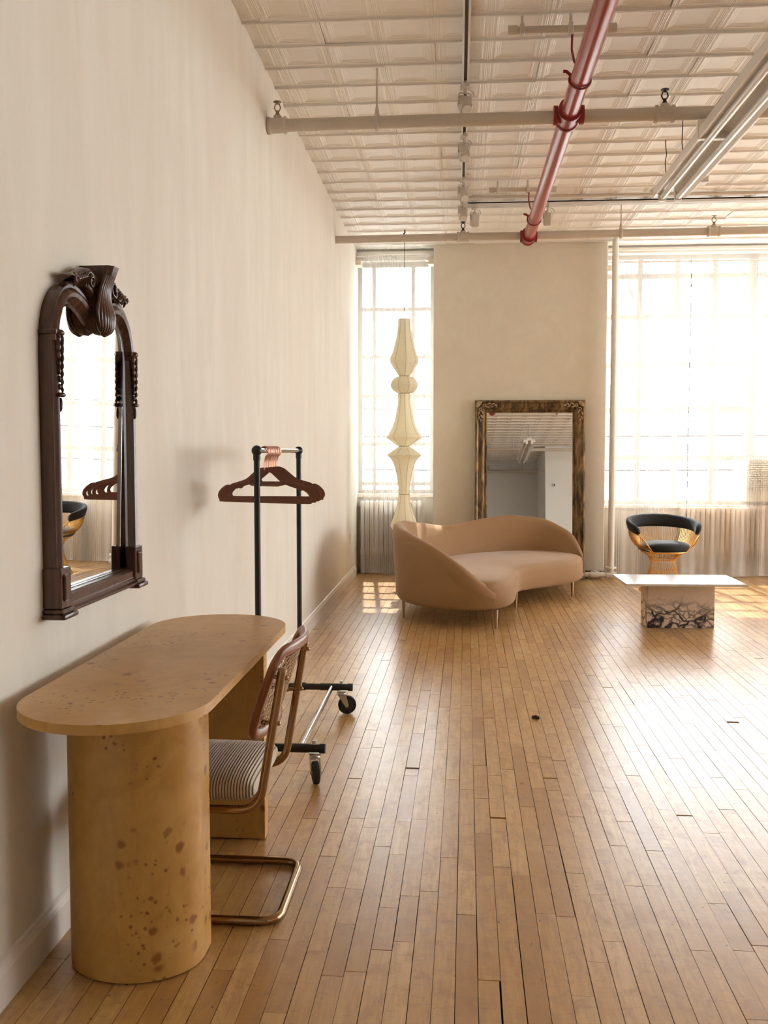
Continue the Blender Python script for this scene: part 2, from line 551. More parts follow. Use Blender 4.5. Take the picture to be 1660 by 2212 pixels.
# floor: dark base slab + boards
bm = nb(); box(bm, (XL - 0.3, YB - 0.3, -0.2), (XR + 0.3, YF + 0.35, -0.02))
floor = struct('floor', bm, 'under_floor')
floor['label'] = 'worn honey coloured narrow maple board floor'
BW = 0.0575
A0 = -0.0085
ca, sa = math.cos(A0), math.sin(A0)
def uv2xy(u, v): return (u * ca - v * sa, u * sa + v * ca)
planks = []
nu = int((XR - XL + 0.5) / BW)
for i in range(nu):
    u0 = XL - 0.18 + i * BW
    v = YB - 0.2 - R.random() * 0.6
    while v < YF + 0.1:
        L = R.choice([0.22, 0.3, 0.38, 0.45, 0.55, 0.65, 0.8, 0.95]) * R.uniform(0.85, 1.15)
        e = v + L
        g1 = R.uniform(0.0008, 0.0028)
        w0, w1 = u0 + R.uniform(0.0004, 0.0014), u0 + BW - R.uniform(0.0004, 0.0014)
        z = -R.uniform(0.0, 0.0012)
        v1 = e - g1
        q = R.random()
        if q < 0.010: v1 -= R.uniform(0.006, 0.02)
        elif q < 0.03: w1 -= R.uniform(0.0015, 0.003)
        planks.append((w0, w1, max(v, YB - 0.1), min(v1, YF + 0.12), z))
        v = e
for hx, hy, hl in ((0.90, 3.32, 0.016), (-0.16, 3.98, 0.02), (1.35, 4.79, 0.03), (0.37, 3.9, 0.012), (0.87, 3.53, 0.012)):
    hu, hv = hx * ca + hy * sa, -hx * sa + hy * ca
    for i, p in enumerate(planks):       # broken boards leave small dark holes
        if p[0] < hu < p[1] and p[2] + 0.05 < hv < p[3] - 0.05:
            planks[i] = (p[0], p[1], p[2], hv - hl / 2, p[4]); planks.append((p[0], p[1], hv + hl / 2, p[3], p[4])); break
planks = [p for p in planks if p[3] - p[2] > 0.02 and uv2xy(p[0], p[2])[0] > XL - 0.2]
def plank_size(p):
    x, y = uv2xy((p[0] + p[1]) / 2, (p[2] + p[3]) / 2)
    f = frame_px(x, y, 0)
    if not f or not (-60 < f[0] < 1720 and 900 < f[1] < 2300): return 0
    if x < XL: return 0
    return (p[3] - p[2]) / f[2] ** 2
planks.sort(key=plank_size, reverse=True)
bm = nb(); box(bm, (-0.5, -0.5, -1), (0.5, 0.5, 0))
pm = mesh_of('floor_board', bm, 'maple_boards')
for p in planks[:300]:
    o = bpy.data.objects.new('floor_board', pm); COL.objects.link(o); o.parent = floor
    x, y = uv2xy((p[0] + p[1]) / 2, (p[2] + p[3]) / 2)
    o.location = (x, y, p[4]); o.rotation_euler.z = A0
    o.scale = (p[1] - p[0], p[3] - p[2], 0.019)
vs, fs = [], []
for p in planks[300:]:
    k = len(vs)
    for z in (-0.02, p[4]):
        for a, b in ((p[0], p[2]), (p[1], p[2]), (p[1], p[3]), (p[0], p[3])):
            vs.append((*uv2xy(a, b), z))
    fs += [(k + 4, k + 5, k + 6, k + 7), (k, k + 1, k + 5, k + 4), (k + 1, k + 2, k + 6, k + 5), (k + 2, k + 3, k + 7, k + 6), (k + 3, k, k + 4, k + 7)]
me = bpy.data.meshes.new('floor_boards_far'); me.from_pydata(vs, [], fs); me.materials.append(M['maple_boards'])
o = bpy.data.objects.new('floor_boards', me); COL.objects.link(o); o.parent = floor; o['kind'] = 'stuff'

# ceiling: slab + pressed tin tiles
bm = nb(); box(bm, (XL - 0.3, YB - 0.3, ZC), (XR + 0.3, YF + 0.3, ZC + 0.2))
ceil = struct('ceiling', bm, 'tin_paint')
ceil['label'] = 'cream painted pressed tin ceiling'
TP = 0.2905
rings_def = [(1.0, -0.004), (0.965, -0.013), (0.93, -0.004), (0.90, -0.013), (0.865, -0.004), (0.80, -0.004), (0.775, -0.014), (0.72, -0.012), (0.695, -0.003), (0.64, -0.002), (0.62, 0.004), (0.56, 0.006), (0.54, 0.011)]
def tile_geo():
    v, f = [], []
    h = TP / 2
    for a, z in rings_def:
        for sx_, sy_ in ((-1, -1), (1, -1), (1, 1), (-1, 1)):
            v.append((sx_ * a * h, sy_ * a * h, z * 0.32 - 0.006))
    for i in range(len(rings_def) - 1):
        for j in range(4):
            k = (j + 1) % 4
            f.append((i * 4 + j, i * 4 + k, (i + 1) * 4 + k, (i + 1) * 4 + j))
    n = (len(rings_def) - 1) * 4
    f.append((n, n + 1, n + 2, n + 3))
    # rolled seam along the near edge, two segments with a slight sag
    k = len(v)
    for x, sag in ((-h, 0), (-h * 0.3, 0.004), (h * 0.4, 0.001), (h, 0.003)):
        v += [(x, -h - 0.004, -0.005), (x, -h - 0.002, -0.018 - sag), (x, -h + 0.006, -0.019 - sag), (x, -h + 0.016, -0.008)]
    for i in range(3):
        for j in range(3):
            a = k + i * 4 + j
            f.append((a, a + 1, a + 5, a + 4))
    return v, f
tv, tf = tile_geo()
tm = bpy.data.meshes.new('ceiling_tile'); tm.from_pydata(tv, [], tf); tm.materials.append(M['tin_paint']); tm.update()
tiles = []
nx0 = int((XR - XL) / TP) + 1
for i in range(nx0 + 1):
    for j in range(-32, 20):
        x, y = -1.007 + TP * (i + 0.5) - TP, 4.92 + TP * (j + 0.5)
        if x - TP / 2 < XL - 0.2 or x > XR or y < YB or y > YF - 0.05: continue
        f = frame_px(x, y, ZC)
        s = 1 / f[2] ** 2 if f and -60 < f[0] < 1720 and -60 < f[1] < 600 else 0
        if x < XL + 0.02: s *= 0.3
        tiles.append((s, x, y))
tiles.sort(reverse=True)
def tile_pose(x, y):
    return R.uniform(-0.014, 0.014), R.uniform(-0.006, 0.006), ZC - R.uniform(0.0, 0.006)
for s, x, y in tiles[:300]:
    o = bpy.data.objects.new('ceiling_tile', tm); COL.objects.link(o); o.parent = ceil
    a, b, z = tile_pose(x, y)
    o.location = (x, y, z); o.rotation_euler = (a, b, 0)
vs, fs = [], []
for s, x, y in tiles[300:]:
    k = len(vs); z = ZC - R.uniform(0, 0.006)
    vs += [(x + a, y + b, z + c) for a, b, c in tv]
    fs += [tuple(k + i for i in f) for f in tf]
me = bpy.data.meshes.new('ceiling_tiles_far'); me.from_pydata(vs, [], fs); me.materials.append(M['tin_paint'])
o = bpy.data.objects.new('ceiling_tiles', me); COL.objects.link(o); o.parent = ceil; o['kind'] = 'stuff'

# walls
bm = nb(); box(bm, (XL - 0.25, YB - 0.3, -0.02), (XL, YF + 0.3, ZC))
struct('wall_left', bm, 'plaster_left')['label'] = 'long limewashed cream plaster wall'
WR = (4.0, 9.6, 0.8, 3.35)     # opening of side windows added out of view to brighten the room's front
bm = nb()
box(bm, (XR, YB - 0.3, -0.02), (XR + 0.25, WR[0], ZC)); box(bm, (XR, WR[1], -0.02), (XR + 0.25, YF + 0.3, ZC))
box(bm, (XR, WR[0], -0.02), (XR + 0.25, WR[1], WR[2])); box(bm, (XR, WR[0], WR[3]), (XR + 0.25, WR[1], ZC))
struct('wall_right', bm, 'paint_white')
bm = nb()
for i in range(11):
    yy = WR[0] + (WR[1] - WR[0]) * i / 10
    box(bm, (XR + 0.1, yy - 0.025, WR[2]), (XR + 0.15, yy + 0.025, WR[3]))
for i in range(6):
    zz = WR[2] + (WR[3] - WR[2]) * i / 5
    box(bm, (XR + 0.105, WR[0], zz - 0.022), (XR + 0.145, WR[1], zz + 0.022))
struct('window_3', bm, 'steel_frame')
bm = nb(); box(bm, (XL, YB - 0.25, -0.02), (XR, YB, ZC))
struct('wall_back', bm, 'paint_rear')
bm = nb(); box(bm, (2.0, YB, -0.02), (XR, -1.75, ZC - 0.03))
struct('wall_partition', bm, 'paint_rear')['label'] = 'white boxed partition behind the viewer'
bm = nb(); prism(bm, [(XL, 0), (XL + 0.016, 0), (XL + 0.016, 0.085), (XL + 0.011, 0.098), (XL + 0.008, 0.102), (XL + 0.008, 0.112), (XL, 0.116)], 'Y', YB, 10.2)
# prism gives (a,h,b): a = x, b = z
struct('baseboard_left', bm, 'trim_white')
# pier between the windows, its plaster board stops above the floor pipe
bm = nb(); box(bm, (-0.265, 10.2, 0.075), (1.545, YF + 0.3, ZC - 0.004), 0.006)
struct('wall_pier', bm, 'plaster_pier')['label'] = 'beige plaster pier between the two windows'
bm = nb(); box(bm, (-0.25, 10.26, -0.02), (1.53, YF + 0.3, 0.08))
struct('baseboard_pier', bm, 'plastic_dark')
# sills and heads under and over the windows
W1 = (XL, -0.265, 0.87, 3.40)
W2 = (1.545, XR, 0.76, 3.44)  # unseen right-hand stretch is added length, to let more light in
bm = nb()
box(bm, (W2[0], YF, -0.02), (W2[1], YF + 0.3, W2[2]))
struct('wall_far', bm, 'paint_sill')
bm = nb(); box(bm, (W1[0], YF, -0.02), (W1[1], YF + 0.3, W1[2]))
struct('wall_far_left', bm, 'paint_white')
bm = nb()
box(bm, (W1[0], YF - 0.05, W1[3]), (W1[1], YF + 0.3, ZC - 0.004))
box(bm, (W1[0], YF - 0.085, W1[3] + 0.055), (W1[1], YF - 0.05, W1[3] + 0.095), 0.006)
struct('trim_1', bm, 'trim_white')
bm = nb()
box(bm, (W2[0], YF - 0.05, W2[3]), (W2[1], YF + 0.3, ZC - 0.004))
box(bm, (W2[0], YF - 0.085, W2[3] + 0.02), (W2[1], YF - 0.05, W2[3] + 0.055), 0.006)
struct('trim_2', bm, 'trim_white')

def window(n, x0, x1, z0, z1, vbars, hbars, thick, yg=10.62):
    bm = nb()
    fw = 0.045
    for a, b in (((x0, z0), (x0 + fw, z1)), ((x1 - fw, z0), (x1, z1)), ((x0 + fw, z0), (x1 - fw, z0 + fw)), ((x0 + fw, z1 - fw), (x1 - fw, z1))):
        box(bm, (a[0], yg - 0.035, a[1]), (b[0], yg + 0.035, b[1]))
    w = struct('window_%d' % n, bm, 'steel_frame')
    bm = nb(); box(bm, (x0, YF - 0.04, z0 - 0.035), (x1, yg - 0.03, z0 + 0.004), 0.004)
    obj('window_sill', bm, 'trim_white', w)
    xs = [x0 + fw / 2] + [b[0] for b in vbars] + [x1 - fw / 2]
    zs = [z0 + fw / 2] + hbars + [z1 - fw / 2]
    for bx, bw in vbars:
        bm = nb(); box(bm, (bx - bw / 2, yg - 0.028 - (0.02 if bw > thick else 0), z0 + fw), (bx + bw / 2, yg + 0.028, z1 - fw)); obj('muntin', bm, 'steel_frame', w)
    for z in hbars:
        bm = nb(); box(bm, (x0 + fw, yg - 0.022, z - thick / 2), (x1 - fw, yg + 0.022, z + thick / 2)); obj('muntin', bm, 'steel_frame', w)
    for i in range(len(xs) - 1):
        for j in range(len(zs) - 1):
            bm = nb()
            vs_ = [bm.verts.new(p) for p in ((xs[i], yg, zs[j]), (xs[i + 1], yg, zs[j]), (xs[i + 1], yg, zs[j + 1]), (xs[i], yg, zs[j + 1]))]
            bm.faces.new(vs_)
            obj('pane', bm, 'window_glass', w)
    # chain link guard outside
    vs_, fs_ = [], []
    dxp, sl = 0.042, 0.042 / 0.072
    yw = yg + 0.14
    zz0, zz1 = z0, z1
    span = (zz1 - zz0) * sl
    def seg(a, b, r=0.0017):
        k = len(vs_)
        for p in (a, b):
            vs_.extend([(p[0] - r, yw, p[1]), (p[0] + r, yw - r, p[1]), (p[0] + r, yw + r, p[1])])
        fs_.extend([(k, k + 1, k + 4, k + 3), (k + 1, k + 2, k + 5, k + 4), (k + 2, k, k + 3, k + 5)])
    c = x0 - span
    while c < min(x1, 4.6) + span:
        for d in (1, -1):
            # x = c + d*(z-z0)*sl
            za, zb = zz0, zz1
            xa, xb = c, c + d * span
            lo, hi = (x0, min(x1, 4.6))
            def clip(xa, za, xb, zb):
                if xa == xb: return None
                t0, t1 = 0.0, 1.0
                for lim, sgn in ((lo, 1), (hi, -1)):
                    fa, fb = sgn * (xa - lim), sgn * (xb - lim)
                    if fa < 0 and fb < 0: return None
                    if fa < 0: t0 = max(t0, fa / (fa - fb))
                    if fb < 0: t1 = min(t1, fa / (fa - fb))
                if t0 >= t1: return None
                return (xa + (xb - xa) * t0, za + (zb - za) * t0), (xa + (xb - xa) * t1, za + (zb - za) * t1)
            r_ = clip(xa, za, xb, zb)
            if r_: seg(*r_)
        c += dxp
    me = bpy.data.meshes.new('chain_link'); me.from_pydata(vs_, [], fs_); me.materials.append(M['fence_wire'])
    o = bpy.data.objects.new('chain_link_guard', me); COL.objects.link(o); o.parent = w; o['kind'] = 'stuff'
    return w
window(1, W1[0], W1[1], W1[2], W1[3], [(-0.93, 0.04), (-0.50, 0.04)], [0.98 + 0.0, 1.42, 1.95, 2.38, 2.90], 0.04)['label'] = 'narrow steel window beside the long plaster wall'
vb = []
k = 0
x = 1.95
while x < XR - 0.1:
    vb.append((x, 0.095 if k % 3 == 0 and k > 0 else 0.05)); x += 0.395; k += 1
window(2, W2[0], W2[1], W2[2], W2[3], vb, [1.27, 1.78, 2.27, 2.79, 3.22], 0.055)['label'] = 'wide steel factory window with many panes'

# ------------------------------------------------------------------ outside
bm = nb(); box(bm, (-60, 11.2, -5.2), (70, 120, -5.0))
struct('ground', bm, 'concrete')
f = thing('street_building', 'pale building across the street outside the windows', 'building', (6, 46, -5))
bm = nb(); box(bm, (-22, 46, -5), (34, 58, 2.2)); obj('wall', bm, 'facade', f)
bm = nb(); box(bm, (-22.4, 45.6, 2.2), (34.4, 58.4, 2.7)); obj('cornice', bm, 'concrete', f)
bm = nb(); box(bm, (-0.7, 45.95, -1.0), (0.7, 46.02, 1.0)); wmesh = mesh_of('window', bm, 'facade_glass')
for i in range(12):
    for zz in (-2.6, 0.6):
        o = bpy.data.objects.new('window', wmesh); COL.objects.link(o); o.parent = f
        o.location = (-20 + i * 4.6 - 6, -46, zz + 5)
def tree(label, x, y, h, seed, leaves):
    r = random.Random(seed)
    tr = thing('street_tree', label, 'tree', (x, y, -5.0), 'street trees outside')
    bm = nb()
    tips = []
    def grow(p, d, L, rad, depth):
        pts = [p]
        q = p.copy(); dd = d.copy()
        n = 4
        for i in range(n):
            dd = (dd + Vector((r.uniform(-.22, .22), r.uniform(-.22, .22), r.uniform(-.08, .14)))).normalized()
            q = q + dd * L / n
            pts.append(q.copy())
        tube(bm, pts, [rad * (1 - 0.35 * i / n) for i in range(n + 1)], 5 if depth > 1 else 8)
        tips.append(q)
        if depth < 5:
            for i in range(2 if depth < 2 else 3):
                b = pts[r.randint(2, n)]
                nd = (dd + Vector((r.uniform(-1, 1), r.uniform(-1, 1), r.uniform(-0.25, 0.8))) * 0.75).normalized()
                grow(b, nd, L * r.uniform(0.62, 0.82), rad * 0.55, depth + 1)
    grow(Vector((x, y, -5.0)), Vector((0, 0, 1)), h * 0.42, h * 0.016, 0)
    obj('trunk', bm, 'bark', tr, 60)
    bm = nb()
    for q in tips:
        for i in range(leaves):
            c = q + Vector((r.gauss(0, .25), r.gauss(0, .25), r.gauss(0, .25)))
            a = Vector((r.uniform(-1, 1), r.uniform(-1, 1), r.uniform(-1, 1))) * 0.09
            b = Vector((r.uniform(-1, 1), r.uniform(-1, 1), r.uniform(-1, 1))) * 0.08
            bm.faces.new([bm.verts.new(c - a), bm.verts.new(c + b), bm.verts.new(c + a)])
    obj('foliage', bm, 'leaf', tr, kind='stuff')
tree('leafy street tree seen through the narrow window gap', -1.5, 15.5, 13.0, 3, 14)
tree('bare street tree behind the top of the wide window', 3.0, 19.0, 13.0, 11, 1)
tree('bare street tree at the far right behind the wide window', 11.5, 18.0, 12.5, 5, 1)
for i, (zz, yy) in enumerate(((1.95, 14.0), (1.55, 14.2), (1.05, 14.4))):
    bm = nb()
    tube(bm, [(-8 + k, yy, zz + 0.004 * (k - 9) ** 2 * 0.4) for k in range(0, 20)], 0.012, 5)
    tag(obj('power_line', bm, 'cord_black'), ['uppermost', 'middle', 'lowest'][i] + ' utility cable strung outside the windows', 'cable', 'utility cables outside')

# ------------------------------------------------------------------ curtains, rods
def curtain(label, x0, x1, z0, z1, y0, xg, wg, seed, cloth='sheer_cotton'):
    r = random.Random(seed)
    ph = [r.uniform(0, 6.28) for _ in range(6)]
    n = int((x1 - x0) / 0.0036)
    zs = [z0, z0 + 0.03, z0 + 0.12, z0 + 0.35, z0 + 0.8, (z0 + z1) / 2, z1 - 0.4, z1 - 0.08, z1 - 0.05, z1 - 0.012, z1 + 0.012]
    bm = nb(); rows = []
    for k, z in enumerate(zs):
        row = []
        tt = (z - z0) / (z1 - z0)
        soft = 1.0 - 0.35 * tt
        for i in range(n + 1):
            x = x0 + (x1 - x0) * i / n
            y = soft * (0.016 * math.sin(x * 11 + ph[0] + 0.5 * tt) + 0.009 * math.sin(x * 26 + ph[1] - tt) + 0.004 * math.sin(x * 61 + ph[2]))
            g = math.exp(-((x - xg) / wg) ** 2)
            y += 0.034 * g * math.sin(x * 2 * PI / 0.022 + 0.6 * math.sin(3 * tt))
            g2 = math.exp(-((x - xg - 1.1) / 0.05) ** 2) + math.exp(-((x - x0 - 0.05) / 0.05) ** 2)
            y += 0.02 * g2 * math.sin(x * 2 * PI / 0.022)
            if k <= 1: y -= 0.02 * (1 - k) + 0.01 * math.sin(x * 17 + ph[3])
            if z > z1 - 0.02: y *= 0.5
            zz = z + (0.006 * (1 + math.sin(x * 9 + ph[4])) if k == 0 else 0)
            row.append(bm.verts.new((x, y0 + y, zz)))
        rows.append(row)
    for a, b in zip(rows, rows[1:]):
        for i in range(n):
            bm.faces.new((a[i], a[i + 1], b[i + 1], b[i]))
    bmesh.ops.recalc_face_normals(bm, faces=bm.faces[:])
    c = thing('sheer_curtain', label, 'curtain', ((x0 + x1) / 2, y0, 0), 'sheer curtains')
    obj('fabric', bm, cloth, c, 180)
    bm = nb()
    for zz in (z1 - 0.065,):
        tube(bm, [(x0 + (x1 - x0) * i / 60, y0 - 0.004 + 0.008 * math.sin((x0 + (x1 - x0) * i / 60) * 11 + ph[0] + 0.5), zz) for i in range(61)], 0.003, 4)
    obj('rod_pocket_seam', bm, 'sheer_cotton', c)
    return c
curtain('sheer cream curtain hanging in the narrow window behind the paper lantern', -1.03, -0.355, 0.012, 3.42, 10.31, -0.74, 0.09, 2, 'sheer_cotton_thick')
curtain('long sheer white curtain across the wide window behind the armchair', 1.60, 5.2, 0.012, 3.32, 10.31, 2.03, 0.09, 5)
def rod(label, x0, x1, y, z, r=0.009):
    t_ = thing('curtain_rod', label, 'curtain rod', ((x0 + x1) / 2, y, z), 'curtain rods')
    bm = nb(); cyl(bm, (x0, y, z), (x1, y, z), r, 10); obj('rod', bm, 'enamel_white', t_, 40)
    for xx in (x0 + 0.02, x1 - 0.02):
        bm = nb(); box(bm, (xx - 0.03, y - 0.01, z - 0.09), (xx + 0.03, 10.46, z - 0.03), 0.003); obj('bracket', bm, 'plastic_cream', t_)
rod('thin white curtain rod over the narrow window', XL + 0.01, -0.275, 10.31, 3.42)
rod('thin white curtain rod over the wide window', 1.56, 5.4, 10.31, 3.32)
bm = nb()
k = 0
zz = 3.3
tube(bm, [(2.405, 10.301, 3.318), (2.405, 10.26, 3.318), (2.405, 10.24, 3.30)], 0.0025, 6)
while zz > 0.62:
    L = R.uniform(0.03, 0.12)
    tube(bm, [(2.405 + 0.002 * math.sin(zz * 3), 10.24, zz), (2.405 + 0.002 * math.sin(zz * 3), 10.24, zz - L)], 0.0035 if k % 2 == 0 else 0.0018, 6)
    zz -= L; k += 1
ball(bm, (2.405, 10.24, 0.60), 0.012)
tag(obj('blind_cord', bm, 'cord_black'), 'thin dark pull cord hanging in front of the sheer curtain', 'cord')

# radiators
def radiator(label, x0, n, y, z0, z1, RP='radiator_paint'):
    rt_ = thing('radiator', label, 'radiator', (x0, y, 0), 'cast iron radiators', local=True)
    pitch = 0.052
    bm = nb()
    for yo in (-0.035, 0.035):
        box(bm, (-0.02, yo - 0.022, z0 + 0.04), (0.02, yo + 0.022, z1 - 0.03), 0.012, 2)
    box(bm, (-0.024, -0.06, z1 - 0.09), (0.024, 0.06, z1), 0.016, 2)
    box(bm, (-0.024, -0.06, z0), (0.024, 0.06, z0 + 0.09), 0.016, 2)
    box(bm, (-0.023, -0.055, (z0 + z1) / 2 - 0.03), (0.023, 0.055, (z0 + z1) / 2 + 0.03), 0.012, 2)
    sm = mesh_of('section', bm, RP, 40)
    for i in range(n):
        o = bpy.data.objects.new('section', sm); COL.objects.link(o); o.parent = rt_; o.location = (i * pitch, 0, 0)
    for zz in (z0 + 0.05, z1 - 0.05):
        bm = nb(); cyl(bm, (-0.03, 0, zz), ((n - 1) * pitch + 0.03, 0, zz), 0.018, 8)
        obj('header_pipe', bm, RP, rt_, 40)
    for xx in (0, (n - 1) * pitch):
        bm = nb(); box(bm, (xx - 0.02, -0.05, 0.0), (xx + 0.02, 0.05, z0 + 0.01), 0.006); obj('foot', bm, RP, rt_)
radiator('cast iron radiator standing under the wide window behind the long curtain', 2.40, 26, 10.425, 0.24, 0.745)
radiator('pale radiator standing under the narrow window behind the lantern', -1.045, 13, 10.435, 0.2, 0.80, 'enamel_white')
# window air conditioner
ac = thing('air_conditioner', 'beige window air conditioner behind the long sheer curtain', 'air conditioner', (3.4, 10.55, 0.8))
bm = nb(); box(bm, (3.07, 10.44, 0.80), (3.66, 10.95, 1.27), 0.012, 2); obj('housing', bm, 'plastic_cream', ac, 30)
bm = nb(); box(bm, (3.10, 10.428, 0.93), (3.63, 10.442, 1.24)); obj('vent_recess', bm, 'plastic_dark', ac)
bm = nb(); box(bm, (3.10, -0.012, -0.006), (3.63, 0.0, 0.006)); bmesh.ops.translate(bm, verts=bm.verts[:], vec=-Vector((3.4, 0, 0))); slat = mesh_of('slat', bm, 'plastic_cream')
for i in range(13):
    o = bpy.data.objects.new('slat', slat); COL.objects.link(o); o.parent = ac; o.location = (0, 10.428 - 10.55, 0.945 + i * 0.0235 - 0.8)

# ------------------------------------------------------------------ ceiling services
def sprinkler_head(bm, x, y, z, s=1.0):
    lathe(bm, [(0.0, 0), (0.014, 0), (0.014, 0.012), (0.010, 0.016), (0.010, 0.03), (0.0, 0.03)], (x, y, z), 10)
    for sg in (-1, 1):
        tube(bm, [(x + sg * 0.009, y, z + 0.028), (x + sg * 0.018, y, z + 0.045), (x + sg * 0.012, y, z + 0.066), (x, y, z + 0.07)], 0.004, 6)
    lathe(bm, [(0.0, 0), (0.006, 0), (0.006, 0.01), (0.023, 0.012), (0.023, 0.016), (0.0, 0.016)], (x, y, z + 0.066), 12)
def spr_pipe(label, p0, p1, r, heads, rods, tees=()):
    p0, p1 = Vector(p0), Vector(p1)
    t_ = thing('sprinkler_pipe', label, 'pipe', p0, 'cross sprinkler pipes')
    at = lambda x: p0 + (p1 - p0) * ((x - p0.x) / (p1.x - p0.x))
    bm = nb(); cyl(bm, p0, p1, r, 20); obj('pipe', bm, 'pipe_cream', t_, 40)
    d = (p1 - p0).normalized()
    for x, mt in heads:
        c = at(x)
        bm = nb()
        tube(bm, [c - d * 0.055, c - d * 0.053, c - d * 0.04, c - d * 0.035, c + d * 0.035, c + d * 0.04, c + d * 0.053, c + d * 0.055], [r * .9, r * 1.35, r * 1.35, r * 1.2, r * 1.2, r * 1.35, r * 1.35, r * .9], 20)
        cyl(bm, c, c + Vector((0, 0, r * 1.5)), 0.024, 12)
        tee = obj('tee_fitting', bm, 'pipe_cream', t_, 40)
        bm = nb(); sprinkler_head(bm, c.x, c.y, c.z + r * 1.45)
        obj('sprinkler_head', bm, mt, tee, 40)
    for x in rods:
        c = at(x)
        bm = nb()
        tube(bm, [c + Vector((0, math.cos(a) * (r + 0.004), math.sin(a) * (r + 0.004))) for a in [2 * PI * i / 24 for i in range(24)]], 0.009, 6, True, ref=(1, 0, 0), r2=0.012)
        lathe(bm, [(0.006, r), (0.016, r + 0.002), (0.012, r + 0.03), (0.006, r + 0.06), (0.0055, ZC - 0.012 - c.z)], (c.x, c.y, c.z), 8)
        obj('pipe_hanger', bm, 'pipe_cream', t_, 40)
    return t_
spr_pipe('cream sprinkler pipe crossing the ceiling nearest to the viewer', (XL, 5.555, 3.215), (XR, 5.44, 3.215), 0.036, [(-1.045, 'brass_sprinkler'), (1.135, 'dark_sprinkler'), (3.4, 'dark_sprinkler')], [-0.47, 2.6])
spr_pipe('cream sprinkler pipe crossing the ceiling in front of the windows', (XL, 8.636, 3.235), (XR, 8.33, 3.235), 0.034, [(0.035, 'dark_sprinkler'), (2.19, 'brass_sprinkler')], [1.405, 3.6])
spr_pipe('cream sprinkler pipe behind the viewer reflected in the leaning mirror', (XL, -0.55, 3.215), (XR, -0.6, 3.215), 0.036, [(-0.2, 'dark_sprinkler')], [1.2])
spr_pipe('cream sprinkler pipe along the rear wall reflected in the leaning mirror', (XL, -3.75, 3.215), (2.0, -3.75, 3.215), 0.036, [(0.75, 'dark_sprinkler')], [1.6])

# red main
rp = thing('sprinkler_main', 'red painted sprinkler main running lengthwise under the ceiling', 'pipe', (0.605, 8.56, 3.22))
bm = nb(); cyl(bm, (0.604, 3.3, 3.22), (0.612, 8.56, 3.225), 0.05, 24); obj('pipe', bm, 'pipe_red', rp, 40)
bm = nb(); lathe(bm, [(0.0, 0), (0.05, 0.0), (0.062, 0.01), (0.062, 0.07), (0.05, 0.075), (0.0, 0.075)], (0.604, 3.28, 3.22), 24, 'Y'); obj('end_cap', bm, 'pipe_red_dark', rp, 40)
for yy, s in ((5.53, 1.0), (8.565, 0.86)):
    bm = nb()
    r0 = 0.05
    tube(bm, [(0.607, yy - 0.10 * s, 3.222), (0.607, yy - 0.098 * s, 3.222), (0.607, yy - 0.075 * s, 3.222), (0.607, yy - 0.07 * s, 3.222), (0.607, yy + 0.07 * s, 3.222), (0.607, yy + 0.075 * s, 3.222), (0.607, yy + 0.098 * s, 3.222), (0.607, yy + 0.1 * s, 3.222)],
         [r0, r0 * 1.32, r0 * 1.32, r0 * 1.16, r0 * 1.16, r0 * 1.32, r0 * 1.32, r0], 24)
    tube(bm, [(0.607 - 0.085 * s, yy, 3.222), (0.607 - 0.084 * s, yy, 3.222), (0.607 - 0.062 * s, yy, 3.222), (0.607 - 0.058 * s, yy, 3.222), (0.607 + 0.058 * s, yy, 3.222), (0.607 + 0.062 * s, yy, 3.222), (0.607 + 0.084 * s, yy, 3.222), (0.607 + 0.085 * s, yy, 3.222)],
         [0.03, 0.052, 0.052, 0.044, 0.044, 0.052, 0.052, 0.03], 20)
    obj('cross_fitting', bm, 'pipe_red_dark', rp, 40)
for yy in (5.02, 7.95):
    bm = nb()
    tube(bm, [(0.606 + math.cos(a) * 0.054, yy + 0.035 * math.sin(a), 3.22 + math.sin(a) * 0.056) for a in [2 * PI * i / 28 for i in range(28)]], 0.006, 6, True)
    tube(bm, [(0.606 - 0.05, yy + 0.0, 3.25), (0.606 - 0.07, yy - 0.01, 3.262), (0.606 - 0.085, yy - 0.01, 3.262)], 0.009, 8)
    tube(bm, [(0.60, yy, 3.278), (0.575, yy - 0.01, 3.31), (0.56, yy - 0.03, 3.36), (0.56, yy - 0.05, 3.44)], 0.006, 8)
    obj('clamp_ring', bm, 'pipe_red_dark', rp, 40)
for yy, lb in ((4.955, 'short ceiling strut bar beside the red pipe nearest to the viewer'), (7.90, 'short ceiling strut bar beside the red pipe farther from the viewer')):
    t_ = thing('strut_bar', lb, 'pipe bracket', (0.5, yy, 3.45), 'strut bars carrying the red pipe')
    bm = nb(); cyl(bm, (0.25, yy, 3.45), (0.765, yy + 0.012, 3.45), 0.017, 10); obj('bar', bm, 'pipe_cream', t_, 40)
    for xx in (0.262, 0.755):
        bm = nb(); cyl(bm, (xx - 0.022, yy + (xx - 0.25) * .024, 3.45), (xx + 0.022, yy + (xx - 0.25) * .024, 3.45), 0.023, 10); obj('end_cap', bm, 'pipe_cream', t_, 40)
    for xx in (0.31, 0.55, 0.705):
        bm = nb(); box(bm, (xx - 0.012, yy - 0.025, 3.425), (xx + 0.012, yy + 0.03, 3.475), 0.004); cyl(bm, (xx, yy, 3.47), (xx, yy, ZC - 0.008), 0.008, 8); obj('clip', bm, 'pipe_cream', t_, 40)

